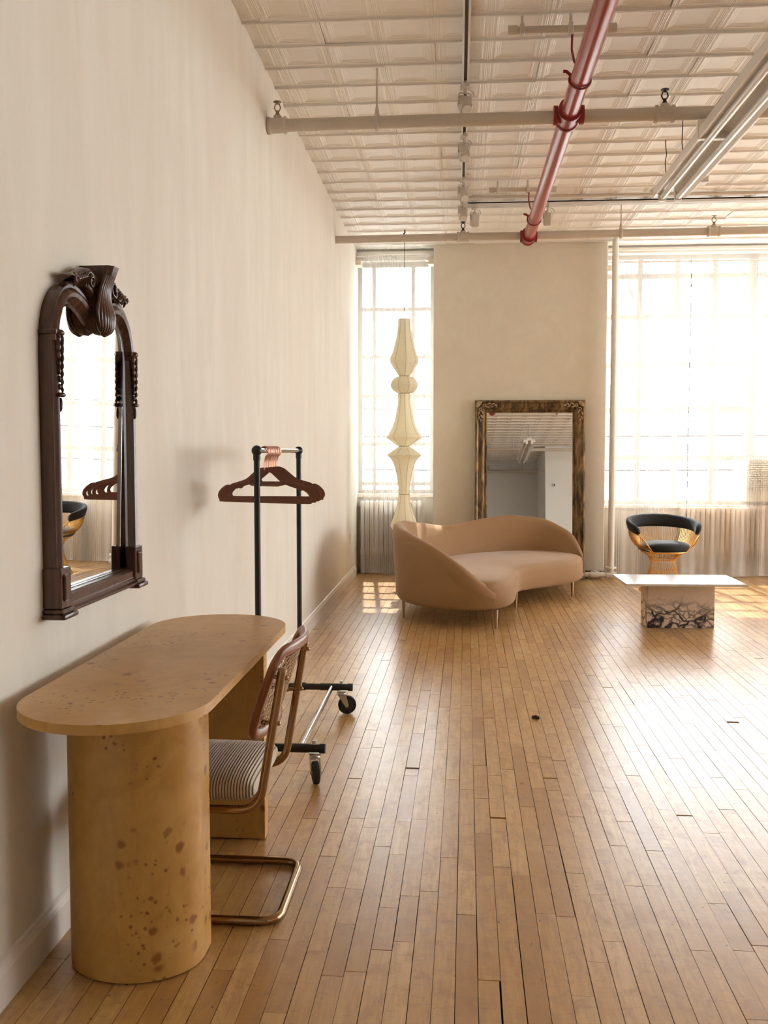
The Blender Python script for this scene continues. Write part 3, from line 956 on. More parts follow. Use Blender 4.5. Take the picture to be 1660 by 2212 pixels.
# track lighting
tk = thing('lighting_track', 'white lighting track running lengthwise along the ceiling', 'lighting track', (0.03, 6.0, 3.5))
bm = nb()
ZT = 3.475
for a, b in ((-0.02, -0.009), (0.009, 0.02)): box(bm, (0.032 + a, 3.2, ZT), (0.032 + b, 8.5, ZT + 0.032))
box(bm, (0.012, 3.2, ZT + 0.022), (0.052, 8.5, ZT + 0.034))
obj('track_channel', bm, 'enamel_white', tk)
bm = nb(); box(bm, (0.023, 3.2, ZT + 0.012), (0.041, 8.5, ZT + 0.02)); obj('conductor_slot', bm, 'track_slot', tk)
for yy in (4.2, 6.0, 8.0):
    bm = nb(); cyl(bm, (0.032, yy, ZT + 0.03), (0.032, yy, ZC - 0.01), 0.006, 6); obj('track_stem', bm, 'enamel_white', tk)
tk2 = thing('lighting_track', 'white lighting track crossing the ceiling near the windows', 'lighting track', (1.5, 8.52, 3.5))
bm = nb()
for a, b in ((-0.02, -0.009), (0.009, 0.02)): box(bm, (0.06, 8.52 + a, ZT), (4.6, 8.52 + b, ZT + 0.032))
box(bm, (0.06, 8.50, ZT + 0.022), (4.6, 8.54, ZT + 0.034))
obj('track_channel', bm, 'enamel_white', tk2)
bm = nb(); box(bm, (0.07, 8.511, ZT + 0.012), (4.59, 8.529, ZT + 0.02)); obj('conductor_slot', bm, 'track_slot', tk2)
bm = nb(); box(bm, (0.01, 8.49, ZT - 0.004), (0.07, 8.55, ZT + 0.036), 0.004); obj('corner_joint', bm, 'enamel_white', tk2)
bm = nb(); cyl(bm, (0.06, 8.30, 3.50), (4.6, 8.36, 3.50), 0.012, 8)
tag(obj('conduit', bm, 'pipe_cream'), 'thin cream conduit running beside the crossing light track', 'pipe')
def track_head(label, loc, rz, tilt, first=[None]):
    t_ = thing('track_light', label, 'spotlight', loc, 'track spotlights', rz, local=True)
    bm = nb(); box(bm, (-0.016, -0.045, -0.03), (0.016, 0.045, 0.0), 0.003); obj('track_adapter', bm, 'track_white', t_)
    bm = nb()
    cyl(bm, (0, 0, -0.03), (0, 0, -0.06), 0.008, 8)
    tube(bm, fillet([(-0.038, 0, -0.125), (-0.038, 0, -0.058), (0.038, 0, -0.058), (0.038, 0, -0.125)], 0.015, 3), 0.0045, 6)
    obj('yoke', bm, 'track_white', t_, 40)
    Mt = Matrix.Translation((0, 0, -0.125)) @ Matrix.Rotation(tilt, 4, 'X')
    bm = nb(); box(bm, (-0.033, -0.033, -0.055), (0.033, 0.033, 0.05), 0.006); lathe(bm, [(0.0, 0.05), (0.024, 0.05), (0.024, 0.066), (0, 0.066)], (0, 0, 0), 12)
    bmesh.ops.transform(bm, matrix=Mt, verts=bm.verts[:]); hd = obj('lamp_head', bm, 'track_white', t_, 30)
    bm = nb(); lathe(bm, [(0.0, -0.0555), (0.027, -0.0555), (0.029, -0.058), (0.0, -0.057)], (0, 0, 0), 20); bmesh.ops.transform(bm, matrix=Mt, verts=bm.verts[:]); obj('lens', bm, 'lamp_glass', hd, 30)
    bm = nb(); tube(bm, catmull([(0.0, 0.0, -0.03), (0.045, 0.02, -0.035), (0.06, 0.02, -0.06), (0.02, 0.015, -0.075)], 5), 0.0035, 6); obj('cable', bm, 'track_white', t_, 40)
nth = ['spotlight on the lengthwise track nearest to the viewer', 'second spotlight from the viewer on the lengthwise track', 'third spotlight from the viewer on the lengthwise track', 'last spotlight on the lengthwise track beside the corner joint']
for lb, yy, rz, tl in zip(nth, (5.72, 6.62, 7.66, 8.28), (0.3, 0.25, 0.3, 0.2), (-0.75, -0.6, -0.7, -0.6)):
    track_head('white ' + lb, (0.03, yy, ZT + 0.01), rz + PI * 0, tl)
track_head('white spotlight on the crossing track left of the red pipe', (0.135, 8.52, ZT + 0.01), 0.3, 0.25)
track_head('white spotlight on the crossing track right of the red pipe', (0.765, 8.52, ZT + 0.01), 0.0, 0.2)

# fluorescent fixtures
def fluoro(label, x, y0, y1, zb):
    t_ = thing('fluorescent_light', label, 'ceiling light', (x, (y0 + y1) / 2, zb), 'suspended fluorescent lights')
    bm = nb(); box(bm, (x - 0.055, y0, zb + 0.055), (x + 0.055, y1, zb + 0.115), 0.006); obj('housing', bm, 'enamel_white', t_)
    for sg in (-1, 1):
        bm = nb()
        prism(bm, [(x + sg * 0.02, zb + 0.056), (x + sg * 0.11, zb + 0.012), (x + sg * 0.112, zb + 0.012), (x + sg * 0.112, zb + 0.07), (x + sg * 0.055, zb + 0.075)], 'Y', y0 + 0.004, y1 - 0.004)
        obj('reflector', bm, 'enamel_white', t_)
        bm = nb(); cyl(bm, (x + sg * 0.052, y0 + 0.03, zb + 0.012), (x + sg * 0.052, y1 - 0.03, zb + 0.012), 0.019, 14); obj('tube', bm, 'tube_glass', t_, 40)
        for yy in (y0 + 0.012, y1 - 0.012):
            bm = nb(); box(bm, (x + sg * 0.052 - 0.024, yy - 0.014, zb - 0.014), (x + sg * 0.052 + 0.024, yy + 0.014, zb + 0.06), 0.005); obj('lamp_holder', bm, 'enamel_white', t_)
    bm = nb(); box(bm, (x - 0.118, (y0 + y1) / 2 - 0.02, zb + 0.01), (x + 0.06, (y0 + y1) / 2 + 0.02, zb + 0.12), 0.004); obj('joint_clip', bm, 'enamel_white', t_)
    for yy in (y0 + 0.35, y1 - 0.35):
        bm = nb(); tube(bm, [(x - 0.1 * 0, yy, zb + 0.11), (x + 0.004, yy, zb + 0.2), (x - 0.003, yy, zb + 0.27), (x, yy, ZC - 0.012)], 0.003, 6); obj('hanging_wire', bm, 'cord_black', t_)
fluoro('twin tube fluorescent light hung at the upper right of the ceiling', 1.425, 4.28, 6.73, 3.05)
fluoro('twin tube fluorescent light behind the viewer reflected in the leaning mirror', 1.425, -1.3, 1.14, 3.05)
cd = thing('conduit', 'cream conduit with a junction box right of the fluorescent light', 'pipe', (1.88, 7.7, 3.47))
bm = nb(); cyl(bm, (1.88, 2.0, 3.465), (1.88, 7.72, 3.465), 0.022, 12); obj('pipe', bm, 'pipe_cream', cd, 40)
bm = nb(); box(bm, (1.77, 7.68, 3.42), (1.92, 7.79, ZC - 0.022), 0.004); obj('junction_box', bm, 'pipe_cream', cd)
bm = nb()
tube(bm, catmull([(1.437, 6.95, ZC - 0.01), (1.44, 6.955, 3.47), (1.447, 6.96, 3.42), (1.44, 6.965, 3.37), (1.446, 6.97, 3.3), (1.45, 6.98, 3.24)], 4), 0.0032, 6)
tag(obj('twisted_wire', bm, 'cord_black'), 'twisted dark wire dangling left of the fluorescent light', 'wire')

# riser + floor pipe
rs = thing('riser_pipe', 'white vertical heating pipe beside the plaster pier', 'pipe', (1.60, 10.08, 0), None)
bm = nb(); cyl(bm, (1.60, 10.08, 0.09), (1.60, 10.08, ZC - 0.02), 0.033, 16); obj('pipe', bm, 'trim_white', rs, 40)
bm = nb(); lathe(bm, [(0.033, 0.12), (0.06, 0.12), (0.055, 0.135), (0.034, 0.14)], (1.60, 10.08, 0), 16); obj('collar', bm, 'trim_white', rs, 40)
fp = thing('heating_pipe', 'cream heating pipe lying along the floor below the pier', 'pipe', (1.2, 10.12, 0))
bm = nb(); cyl(bm, (-0.2, 10.14, 0.05), (1.66, 10.08, 0.05), 0.026, 14); obj('pipe', bm, 'trim_white', fp, 40)
for xx in (1.44, 1.60):
    bm = nb(); cyl(bm, (xx - 0.045, 10.09, 0.05), (xx + 0.045, 10.085, 0.05), 0.036, 14); cyl(bm, (xx, 10.085, 0.02), (xx, 10.085, 0.092), 0.024, 12); obj('valve_fitting', bm, 'trim_white', fp, 40)
for xx in (0.0, 0.7, 1.35):
    bm = nb(); box(bm, (xx - 0.015, 10.1, 0.0), (xx + 0.015, 10.16, 0.03)); obj('support', bm, 'plastic_dark', fp)

# small fittings
op = thing('outlet_plate', 'small white outlet plate low on the long plaster wall', 'outlet', (XL, 9.74, 0.45))
bm = nb(); box(bm, (XL, 9.70, 0.395), (XL + 0.008, 9.78, 0.50), 0.003); obj('plate', bm, 'enamel_white', op)
bm = nb(); box(bm, (XL + 0.006, 9.72, 0.41), (XL + 0.010, 9.76, 0.485)); obj('socket', bm, 'plastic_cream', op)
sc_ = thing('security_camera', 'small dome security camera on the white partition behind the viewer', 'camera', (2.2, -1.75, 2.6))
bm = nb(); lathe(bm, [(0.0, 0), (0.05, 0), (0.05, -0.02), (0.0, -0.03)], (2.2, -1.75 + 0.0, 2.6), 16, 'Y'); bmesh.ops.scale(bm, verts=bm.verts[:], vec=(1, -1, 1), space=Matrix.Translation((0, 1.75, 0))); obj('mount', bm, 'enamel_white', sc_, 40)
bm = nb(); ball(bm, (2.2, -1.70, 2.6), 0.04); obj('dome', bm, 'enamel_white', sc_, 60)
bm = nb(); ball(bm, (2.2, -1.672, 2.595), 0.02); obj('lens', bm, 'cord_black', sc_, 60)

# ------------------------------------------------------------------ desk
dk = thing('desk', 'oval ended burl wood desk standing against the plaster wall', 'desk', (-0.82, 2.7, 0))
XC, HW, Y0, Y1 = -0.82, 0.232, 1.995, 3.418
poly = []
for i in range(33):
    a = PI + PI * i / 32
    poly.append((XC + HW * math.cos(a), Y0 + HW + HW * math.sin(a)))
for i in range(33):
    a = PI * i / 32
    poly.append((XC + HW * math.cos(a), Y1 - HW + HW * math.sin(a)))
bm = nb(); prism(bm, poly, 'Z', 0.7265, 0.75)
es = [e for e in bm.edges if abs(e.verts[0].co.z - e.verts[1].co.z) < 1e-6]
bmesh.ops.bevel(bm, geom=es, offset=0.0015, segments=1, affect='EDGES')
obj('tabletop', bm, 'burl_wood', dk, 35)
def dped(y_flat, y_arc, x0, x1, yb):
    pl = []
    xc, hw = (x0 + x1) / 2, (x1 - x0) / 2
    for i in range(29):
        a = PI * i / 28
        pl.append((xc - hw * math.cos(a), y_flat + (y_arc - y_flat) * math.sin(a)))
    pl.append((x1, yb)); pl.append((x0, yb))
    bm = nb(); prism(bm, pl, 'Z', 0.004, 0.727)
    return bm
obj('pedestal', dped(2.42, 2.272, -1.024, -0.668, 2.488), 'burl_wood', dk, 35)
obj('pedestal', dped(3.24, 3.33, -1.024, -0.662, 3.19), 'burl_wood', dk, 35)

# ------------------------------------------------------------------ cantilever chair
cc_ = thing('cantilever_chair', 'cane backed tubular chair with ribbed seat pushed under the desk', 'chair', (-0.72, 2.8, 0))
yn, yf = 2.6, 3.0
RT = 0.0125
path = [(-0.487, yn, 0.735), (-0.556, yn, 0.335), (-0.985, yn, 0.335), (-0.955, yn, RT), (-0.505, yn, RT), (-0.505, yf, RT), (-0.955, yf, RT), (-0.985, yf, 0.335), (-0.556, yf, 0.335), (-0.487, yf, 0.735)]
bm = nb(); tube(bm, fillet(path, 0.062, 8), RT, 14); obj('tube_frame', bm, 'brass_chrome', cc_, 50)
def back_x(u, w):   # u: 0 bottom..1 top, w: -1 near..1 far
    return -0.585 + 0.083 * u + 0.040 * (1 - w * w)
def back_pt(u, w):
    return Vector((back_x(u, w), 2.8 + 0.192 * w, 0.538 + 0.245 * u))
loop = fillet([(w, u, 0) for w, u in ((-1, 0), (1, 0), (1, 1), (-1, 1))], 0.26, 6, True)
lp = []
for a, b in zip(loop, loop[1:] + loop[:1]):
    n = 6 if (b - a).length > 0.2 else 1
    for k in range(n):
        lp.append(a + (b - a) * k / n)
bm = nb(); tube(bm, [back_pt(p.y, p.x) for p in lp], 0.0185, 12, True, ref=(1, 0, -0.2), r2=0.0125); obj('back_frame', bm, 'bentwood', cc_, 60)
bm = nb()
def strip(f0, f1, n=8, wd=0.0011):
    pts = []
    for i in range(n + 1):
        u = f0[0] + (f1[0] - f0[0]) * i / n; w = f0[1] + (f1[1] - f0[1]) * i / n
        pts.append(back_pt(u, w))
    tube(bm, pts, wd, 4)
nw, nh = 26, 17
for i in range(1, nw): strip((0.05, -1 + 2 * i / nw), (0.95, -1 + 2 * i / nw), 3)
for j in range(1, nh): strip((j / nh, -0.95), (j / nh, 0.95), 8)
for i in range(-nh, nw, 1):
    if i % 2: continue
    for sg in (1, -1):
        a0 = max(0, -i); a1 = min(nh, nw - i)
        if a1 - a0 < 2: continue
        f0 = (a0 / nh, sg * (-1 + 2 * (i + a0) / nw)); f1 = (a1 / nh, sg * (-1 + 2 * (i + a1) / nw))
        strip(f0, f1, 5, 0.0014)
obj('cane_panel', bm, 'cane_straw', cc_, kind='stuff')
# back fixing brackets and caps
for yy, sg in ((yn, 1), (yf, -1)):
    bm = nb()
    tube(bm, [(-0.487, yy, 0.735), (-0.4862, yy, 0.741), (-0.486, yy, 0.744)], [0.0135, 0.0135, 0.009], 14); obj('tube_cap', bm, 'bronze_leg', cc_, 50)
    for zz in (0.715, 0.585):
        xx = -0.487 - 0.069 * (0.735 - zz) / 0.4
        bm = nb(); cyl(bm, (xx + 0.014, yy + sg * 0.004, zz), (xx - 0.028, yy + sg * 0.012, zz), 0.006, 10); ball(bm, (xx - 0.03, yy + sg * 0.012, zz), 0.0085, 10); ball(bm, (xx + 0.014, yy + sg * 0.004, zz), 0.007, 10)
        obj('back_bolt', bm, 'brass_chrome', cc_, 50)
# ribbed cushion
bm = nb(); rings = []
CX0, CX1 = -0.975, -0.572
nxs = 200
for i in range(nxs + 1):
    x = CX0 + (CX1 - CX0) * i / nxs
    e = abs((x - (CX0 + CX1) / 2) / ((CX1 - CX0) / 2))
    k = (1 - min(e, 0.999) ** 7) ** (1 / 3.0)
    k = max(k, 0.05)
    kk = (1 - min(e, 0.999) ** 12) ** (1 / 2.5)
    hw = 0.2 * (0.82 + 0.18 * k) * (1 if k > 0.06 else 0.95)
    zc_ = 0.384
    hh = 0.037 * max(kk, 0.15)
    rib = 0.0016 * math.sin(2 * PI * (x + 0.0) / 0.0085)
    ring = []
    for j in range(44):
        a = 2 * PI * j / 44
        ca_, sa_ = math.cos(a), math.sin(a)
        yy = math.copysign(abs(ca_) ** 0.38, ca_)
        zz = math.copysign(abs(sa_) ** 0.55, sa_)
        crown = 0.012 * (1 - yy * yy) * (1 - e ** 4) if sa_ > 0 else 0
        ring.append(bm.verts.new((x, 2.8 + yy * (hw + rib), zc_ + zz * (hh + rib) + crown)))
    rings.append(ring)
ring_join(bm, rings)
obj('seat_cushion', bm, 'cord_fabric', cc_, 180)

# ------------------------------------------------------------------ garment rack
gr = thing('garment_rack', 'black rolling garment rack with a chrome top rail', 'clothes rack', (-0.805, 4.29, 0))
YN, YR, XP = 3.785, 4.795, -0.806
ZR = 0.138
for yy, nm in ((YN, 'near'), (YR, 'far')):
    bm = nb(); cyl(bm, (-1.065, yy, ZR), (-0.545, yy, ZR), 0.0165, 14)
    for xx in (-1.065, -0.545): cyl(bm, (xx - 0.012, yy, ZR), (xx + 0.012, yy, ZR), 0.0195, 14)
    cyl(bm, (XP - 0.03, yy, ZR), (XP + 0.03, yy, ZR), 0.0205, 14)
    cyl(bm, (-0.70, yy, ZR), (-0.60, yy, ZR), 0.0185, 14)
    obj('base_rail', bm, 'black_metal', gr, 40)
    bm = nb(); cyl(bm, (XP, yy, ZR + 0.01), (XP, yy, 1.345), 0.0125, 14); obj('upright', bm, 'black_metal', gr, 40)
    bm = nb(); ball(bm, (XP, yy, 1.349), 0.0215, 16); cyl(bm, (XP, yy, 1.31), (XP, yy, 1.345), 0.015, 14); obj('end_knob', bm, 'black_metal', gr, 60)
bm = nb(); cyl(bm, (XP, YN, 1.349), (XP, YR, 1.349), 0.0115, 14); obj('top_rail', bm, 'chrome', gr, 40)
bm = nb(); cyl(bm, (-0.632, YN, ZR), (-0.640, YR, ZR), 0.0125, 14); obj('lower_bar', bm, 'chrome', gr, 40)
def caster(x, y, rz):
    bm = nb()
    box(bm, (-0.022, -0.022, 0.112), (0.022, 0.022, 0.118)); lathe(bm, [(0, 0.1), (0.02, 0.1), (0.022, 0.106), (0.018, 0.113), (0, 0.113)], (0, 0, 0), 16)
    for sg in (-1, 1):
        prism(bm, [(-0.02, 0.102), (0.022, 0.102), (0.036, 0.05), (0.034, 0.038), (0.022, 0.036)], 'Y', sg * 0.0195 - 0.0015, sg * 0.0195 + 0.0015)
    box(bm, (-0.02, -0.021, 0.098), (0.022, 0.021, 0.1035))
    Mx = Matrix.Translation((x, y, 0)) @ Matrix.Rotation(rz, 4, 'Z')
    bmesh.ops.transform(bm, matrix=Mx, verts=bm.verts[:])
    fo = obj('caster', bm, 'zinc', gr, 40)
    bm = nb()
    lathe(bm, [(0.0, -0.014), (0.03, -0.014), (0.034, -0.0105), (0.041, -0.0125), (0.0465, -0.009), (0.047, 0.0), (0.0465, 0.009), (0.041, 0.0125), (0.034, 0.0105), (0.03, 0.014), (0.0, 0.014)], (0.028, 0, 0.047), 32, 'Y')
    bmesh.ops.transform(bm, matrix=Mx, verts=bm.verts[:])
    obj('wheel', bm, 'rubber_black', fo, 50)
    bm = nb(); lathe(bm, [(0, 0), (0.010, 0), (0.010, 0.016), (0, 0.016)], (x, y, 0.155), 10); obj('stem_bolt', bm, 'zinc', fo, 40)
    bm = nb(); cyl(bm, (0.028, -0.024, 0.047), (0.028, 0.024, 0.047), 0.005, 10); bmesh.ops.transform(bm, matrix=Mx, verts=bm.verts[:]); obj('axle', bm, 'zinc', fo, 40)
caster(-0.578, YN, -1.25); caster(-0.59, YR, 0.12); caster(-1.03, YN, 1.9); caster(-1.03, YR, 1.2)

# hangers
def hanger(label):
    h = thing('hanger', label, 'hanger', (0, 0, 0), 'brown velvet hangers on the rack', 0, local=True)
    bm = nb()
    half = [(0.0, -0.078), (0.028, -0.084), (0.055, -0.105), (0.085, -0.128), (0.125, -0.142), (0.152, -0.150), (0.158, -0.158), (0.170, -0.154), (0.185, -0.160), (0.203, -0.176), (0.210, -0.192), (0.205, -0.205), (0.190, -0.211)]
    pts = [(x, 0, z) for x, z in half] + [(0.0, 0, -0.211)] + [(-x, 0, z) for x, z in half[::-1]][:-1]
    pts = catmull(pts, 3, True)
    tube(bm, pts, 0.0085, 8, True, ref=(0, 1, 0), r2=0.0032)
    ov = [(0.075, -0.122), (0.07, -0.139), (0.06, -0.143), (-0.06, -0.143), (-0.07, -0.139), (-0.075, -0.122)]
    tube(bm, [(x, 0, z) for x, z in ov], 0.0062, 8, False, ref=(0, 1, 0), r2=0.003)
    obj('body', bm, 'velvet_brown', h, 50)
    bm = nb()
    hp = [(0, 0, -0.082), (0, 0, -0.048)] + [(0.0195 * math.sin(a) , 0, -0.004 - 0.0215 * math.cos(a)) for a in [0.35 + (PI * 1.42) * i / 16 for i in range(17)]]
    tube(bm, hp, 0.003, 8, False, ref=(0, 1, 0), r2=0.011)
    obj('hook', bm, 'copper_hook', h, 50)
    return h
hl = ['brown velvet hanger with copper hook, frontmost on the rack rail', 'brown velvet hanger, second from the front on the rack rail', 'brown velvet hanger, third from the front on the rack rail', 'brown velvet hanger, fourth from the front on the rack rail', 'brown velvet hanger, fifth from the front on the rack rail', 'brown velvet hanger, rearmost on the rack rail']
h0 = hanger(hl[0])
for i in range(6):
    o = h0 if i == 0 else dup(h0, label=hl[i])
    o.location = (XP, 3.95 + i * 0.05, 1.349)
    o.rotation_euler = (0, [0.012, 0.0, 0.01, 0.0, -0.008, 0.0][i], [-0.22, -0.14, -0.17, -0.08, -0.12, -0.02][i])

# ------------------------------------------------------------------ carved wall mirror
wm = thing('wall_mirror', 'tall carved dark wood mirror hung above the desk', 'mirror', (XL, 2.778, 0.9))
YCM = 2.778
def mp_(u, z, b=0.0): return Vector((XL + b, YCM + u, z))
hump = [(0.262, 1.59), (0.259, 1.65), (0.243, 1.702), (0.208, 1.738), (0.165, 1.748), (0.12, 1.738), (0.085, 1.722), (0.045, 1.708), (0.0, 1.703)]
hs = catmull([(u, z, 0) for u, z in hump], 4)
right = [(p.x, p.y) for p in hs]
arch = right + [(-u, z) for u, z in right[::-1][1:]]
inner = [(-0.262, 0.965), (0.262, 0.965)] + arch
inner = inner + []
prof = [(0.0, 0.010), (0.0, 0.019), (0.008, 0.024), (0.013, 0.021), (0.019, 0.030), (0.027, 0.043), (0.038, 0.0465), (0.047, 0.042), (0.052, 0.036), (0.060, 0.038), (0.060, 0.0)]
bm = nb(); sweep(bm, [mp_(u, z) for u, z in inner], prof, (1, 0, 0), True); obj('frame', bm, 'walnut_carved', wm, 35)
bm = nb()
gv = [bm.verts.new(mp_(u * 1.02, z if z > 1 else z - 0.005, 0.013)) for u, z in inner]
bm.faces.new(gv)
bmesh.ops.triangulate(bm, faces=bm.faces[:])
# the glass leans a little in its frame
piv = mp_(0, 1.3, 0.013)
bmesh.ops.transform(bm, matrix=Matrix.Translation(piv) @ Matrix.Rotation(math.radians(-0.33), 4, 'Z') @ Matrix.Rotation(math.radians(0.95), 4, 'Y') @ Matrix.Translation(-piv), verts=bm.verts[:])
obj('mirror_glass', bm, 'silvered_glass', wm)
bm = nb(); box(bm, (XL, YCM - 0.27, 0.95), (XL + 0.003, YCM + 0.27, 1.66)); obj('backing_board', bm, 'walnut_carved', wm)
# side posts, corner blocks, sill
for sg in (-1, 1):
    bm = nb(); ya, yb = sorted((YCM + sg * 0.268, YCM + sg * 0.324))
    box(bm, (XL, ya, 1.655), (XL + 0.05, yb, 1.67), 0.003); box(bm, (XL, ya + 0.004, 1.640), (XL + 0.047, yb - 0.004, 1.655))
    obj('shoulder_band', bm, 'walnut_carved', wm)
    bm = nb(); ya, yb = sorted((YCM + sg * 0.262, YCM + sg * 0.330))
    box(bm, (XL, ya, 0.925), (XL + 0.052, yb, 1.035), 0.003)
    box(bm, (XL + 0.05, ya + 0.014, 0.945), (XL + 0.058, yb - 0.014, 1.018), 0.006)
    box(bm, (XL, ya - 0.006, 0.912), (XL + 0.060, yb + 0.006, 0.925), 0.004); box(bm, (XL, ya - 0.013, 0.898), (XL + 0.068, yb + 0.013, 0.913), 0.006, 2)
    obj('corner_block', bm, 'walnut_carved', wm, 30)
    # leaf drops
    bm = nb()
    for i in range(7):
        z = 1.645 - i * 0.021; s = 1.0 - 0.07 * i
        for k in (-1, 1):
            ball(bm, (XL + 0.046, YCM + sg * 0.293 + k * 0.011 * s, z), 0.012 * s, 8, (0.8, 0.75, 1.3))
        ball(bm, (XL + 0.052, YCM + sg * 0.293, z - 0.008), 0.009 * s, 8, (0.9, 0.7, 1.4))
    ball(bm, (XL + 0.048, YCM + sg * 0.293, 1.662), 0.014, 8, (0.9, 1.3, 0.7)); ball(bm, (XL + 0.05, YCM + sg * 0.293, 1.498), 0.012, 8, (0.8, 1.5, 0.6))
    ball(bm, (XL + 0.046, YCM + sg * 0.293, 1.472), 0.009, 8, (0.7, 0.6, 2.2))
    obj('leaf_carving', bm, 'walnut_carved', wm, 60)
bm = nb()
prism(bm, [(XL, 0.91), (XL + 0.056, 0.91), (XL + 0.056, 0.918), (XL + 0.048, 0.922), (XL + 0.048, 0.93), (XL + 0.044, 0.934), (XL + 0.044, 0.955), (XL + 0.036, 0.962), (XL, 0.965)], 'Y', YCM - 0.264, YCM + 0.264)
obj('bottom_moulding', bm, 'walnut_carved', wm)
# crest: block, fluted leaf and scrolls
bm = nb()
ring_l = []
for z, hw, x0, x1 in ((1.690, 0.018, 0.036, 0.062), (1.708, 0.046, 0.02, 0.078), (1.735, 0.062, 0.01, 0.080), (1.768, 0.054, 0.0, 0.070), (1.80, 0.038, 0.0, 0.066), (1.83, 0.030, 0.0, 0.074), (1.855, 0.029, 0.0, 0.088), (1.888, 0.033, 0.0, 0.100)):
    ring_l.append([bm.verts.new(Vector((XL + a, YCM + b, z))) for a, b in ((x0, -hw), (x1 - 0.014, -hw), (x1, -hw * 0.6), (x1, hw * 0.6), (x1 - 0.014, hw), (x0, hw))])
ring_join(bm, ring_l)
cr = obj('crest', bm, 'walnut_carved', wm, 40)
bm = nb()
for i in range(11):
    k = (i - 5) / 5
    pts = catmull([mp_(k * 0.020, 1.688 + 0.010 * k * k, 0.056), mp_(k * 0.052, 1.703 + 0.012 * k * k, 0.074 - 0.012 * k * k), mp_(k * 0.066, 1.735 + 0.02 * k * k, 0.079 - 0.016 * k * k), mp_(k * 0.046, 1.785, 0.070 - 0.01 * k * k), mp_(k * 0.032, 1.825, 0.073 - 0.01 * k * k), mp_(k * 0.027, 1.862, 0.089 - 0.012 * k * k)], 5)
    n = len(pts); tube(bm, pts, [0.0062 * (0.55 + 0.75 * math.sin(PI * (0.12 + 0.76 * j / n))) for j in range(n)], 7)
obj('fluted_leaf', bm, 'walnut_carved', cr, 60)
for sg in (-1, 1):
    bm = nb()
    pts = [mp_(sg * u, z, 0.030) for u, z in ((0.028, 1.835), (0.055, 1.858), (0.095, 1.860), (0.135, 1.846), (0.17, 1.832), (0.20, 1.830), (0.225, 1.822))]
    pts = catmull(pts, 5); n = len(pts)
    tube(bm, pts, [0.013 * (1 - 0.45 * j / n) for j in range(n)], 8, ref=(1, 0, 0), r2=0.028)
    pts = [mp_(sg * u, z, 0.026) for u, z in ((0.03, 1.80), (0.07, 1.825), (0.12, 1.828), (0.17, 1.818), (0.215, 1.800))]
    pts = catmull(pts, 5); n = len(pts)
    tube(bm, pts, [0.018 * (1 - 0.5 * j / n) for j in range(n)], 8, ref=(1, 0, 0), r2=0.024)
    for cu, cz, rr_, st in ((0.092, 1.834, 0.026, 0.4), (0.198, 1.822, 0.014, 1.2)):
        sp = [mp_(sg * (cu + rr_ * (1 - j / 26) * math.cos(j * 0.45 + st)), cz + rr_ * (1 - j / 26) * math.sin(j * 0.45 + st), 0.054 + 0.0005 * j) for j in range(24)]
        tube(bm, sp, [rr_ * 0.22 * (1 - 0.5 * j / 24) for j in range(24)], 7)
        ball(bm, mp_(sg * cu, cz, 0.056), rr_ * 0.3, 8)
    for j in range(5):
        u0 = 0.118 + j * 0.016
        tube(bm, catmull([mp_(sg * (u0 - 0.016), 1.818 - j * 0.002, 0.050), mp_(sg * (u0 + 0.002), 1.842 - j * 0.004, 0.058), mp_(sg * (u0 + 0.014), 1.836 - j * 0.005, 0.055), mp_(sg * (u0 + 0.014), 1.82 - j * 0.005, 0.048)], 4), [0.0055] * 8 + [0.005, 0.0045, 0.004, 0.003, 0.002], 6)
    obj('scroll', bm, 'walnut_carved', cr, 60)

# ------------------------------------------------------------------ leaning floor mirror
FMX0, FMX1, FMH = 0.178, 1.325, 1.876
fm = thing('floor_mirror', 'large gilt framed mirror leaning on the plaster pier behind the sofa', 'mirror', ((FMX0 + FMX1) / 2, 10.0, 0), local=True)
LEAN = math.radians(4.9)
fm.rotation_euler = (-LEAN, 0, math.radians(0.0))
fm.location = ((FMX0 + FMX1) / 2, 10.035, 0.004)
fw2 = (FMX1 - FMX0) / 2
FW = 0.128
pin = [(-fw2 + FW, FW), (fw2 - FW, FW), (fw2 - FW, FMH - FW), (-fw2 + FW, FMH - FW)]
# plane normal -Y (towards the room): path must run so that outward = T x N
prof = [(0.0, 0.008), (0.0, 0.020), (0.010, 0.024), (0.016, 0.018), (0.024, 0.020), (0.040, 0.034), (0.060, 0.044), (0.080, 0.046), (0.092, 0.042), (0.098, 0.050), (0.110, 0.056), (0.120, 0.052), (0.128, 0.04), (0.128, 0.0)]
bm = nb(); sweep(bm, [(x, 0, z) for x, z in pin], prof, (0, -1, 0), True); obj('frame', bm, 'aged_gilt', fm, 30)
bm = nb(); box(bm, (-fw2 + FW - 0.01, -0.010, FW - 0.01), (fw2 - FW + 0.01, -0.004, FMH - FW + 0.01)); obj('mirror_glass', bm, 'antique_glass', fm)
bm = nb()
for (xa, za), (xb, zb) in zip(pin, pin[1:] + pin[:1]):
    L = math.hypot(xb - xa, zb - za); n = int(L / 0.013)
    for i in range(n):
        x, z = xa + (xb - xa) * i / n, za + (zb - za) * i / n
        ox = -0.020 if xa == xb and xa < 0 else (0.020 if xa == xb else 0)
        oz = 0 if xa == xb else (-0.020 if za < 1 else 0.020)
        bmesh.ops.create_icosphere(bm, subdivisions=1, radius=0.0045, matrix=Matrix.Translation((x + ox, -0.021, z + oz)))
obj('bead_moulding', bm, 'aged_gilt', fm, kind='stuff')
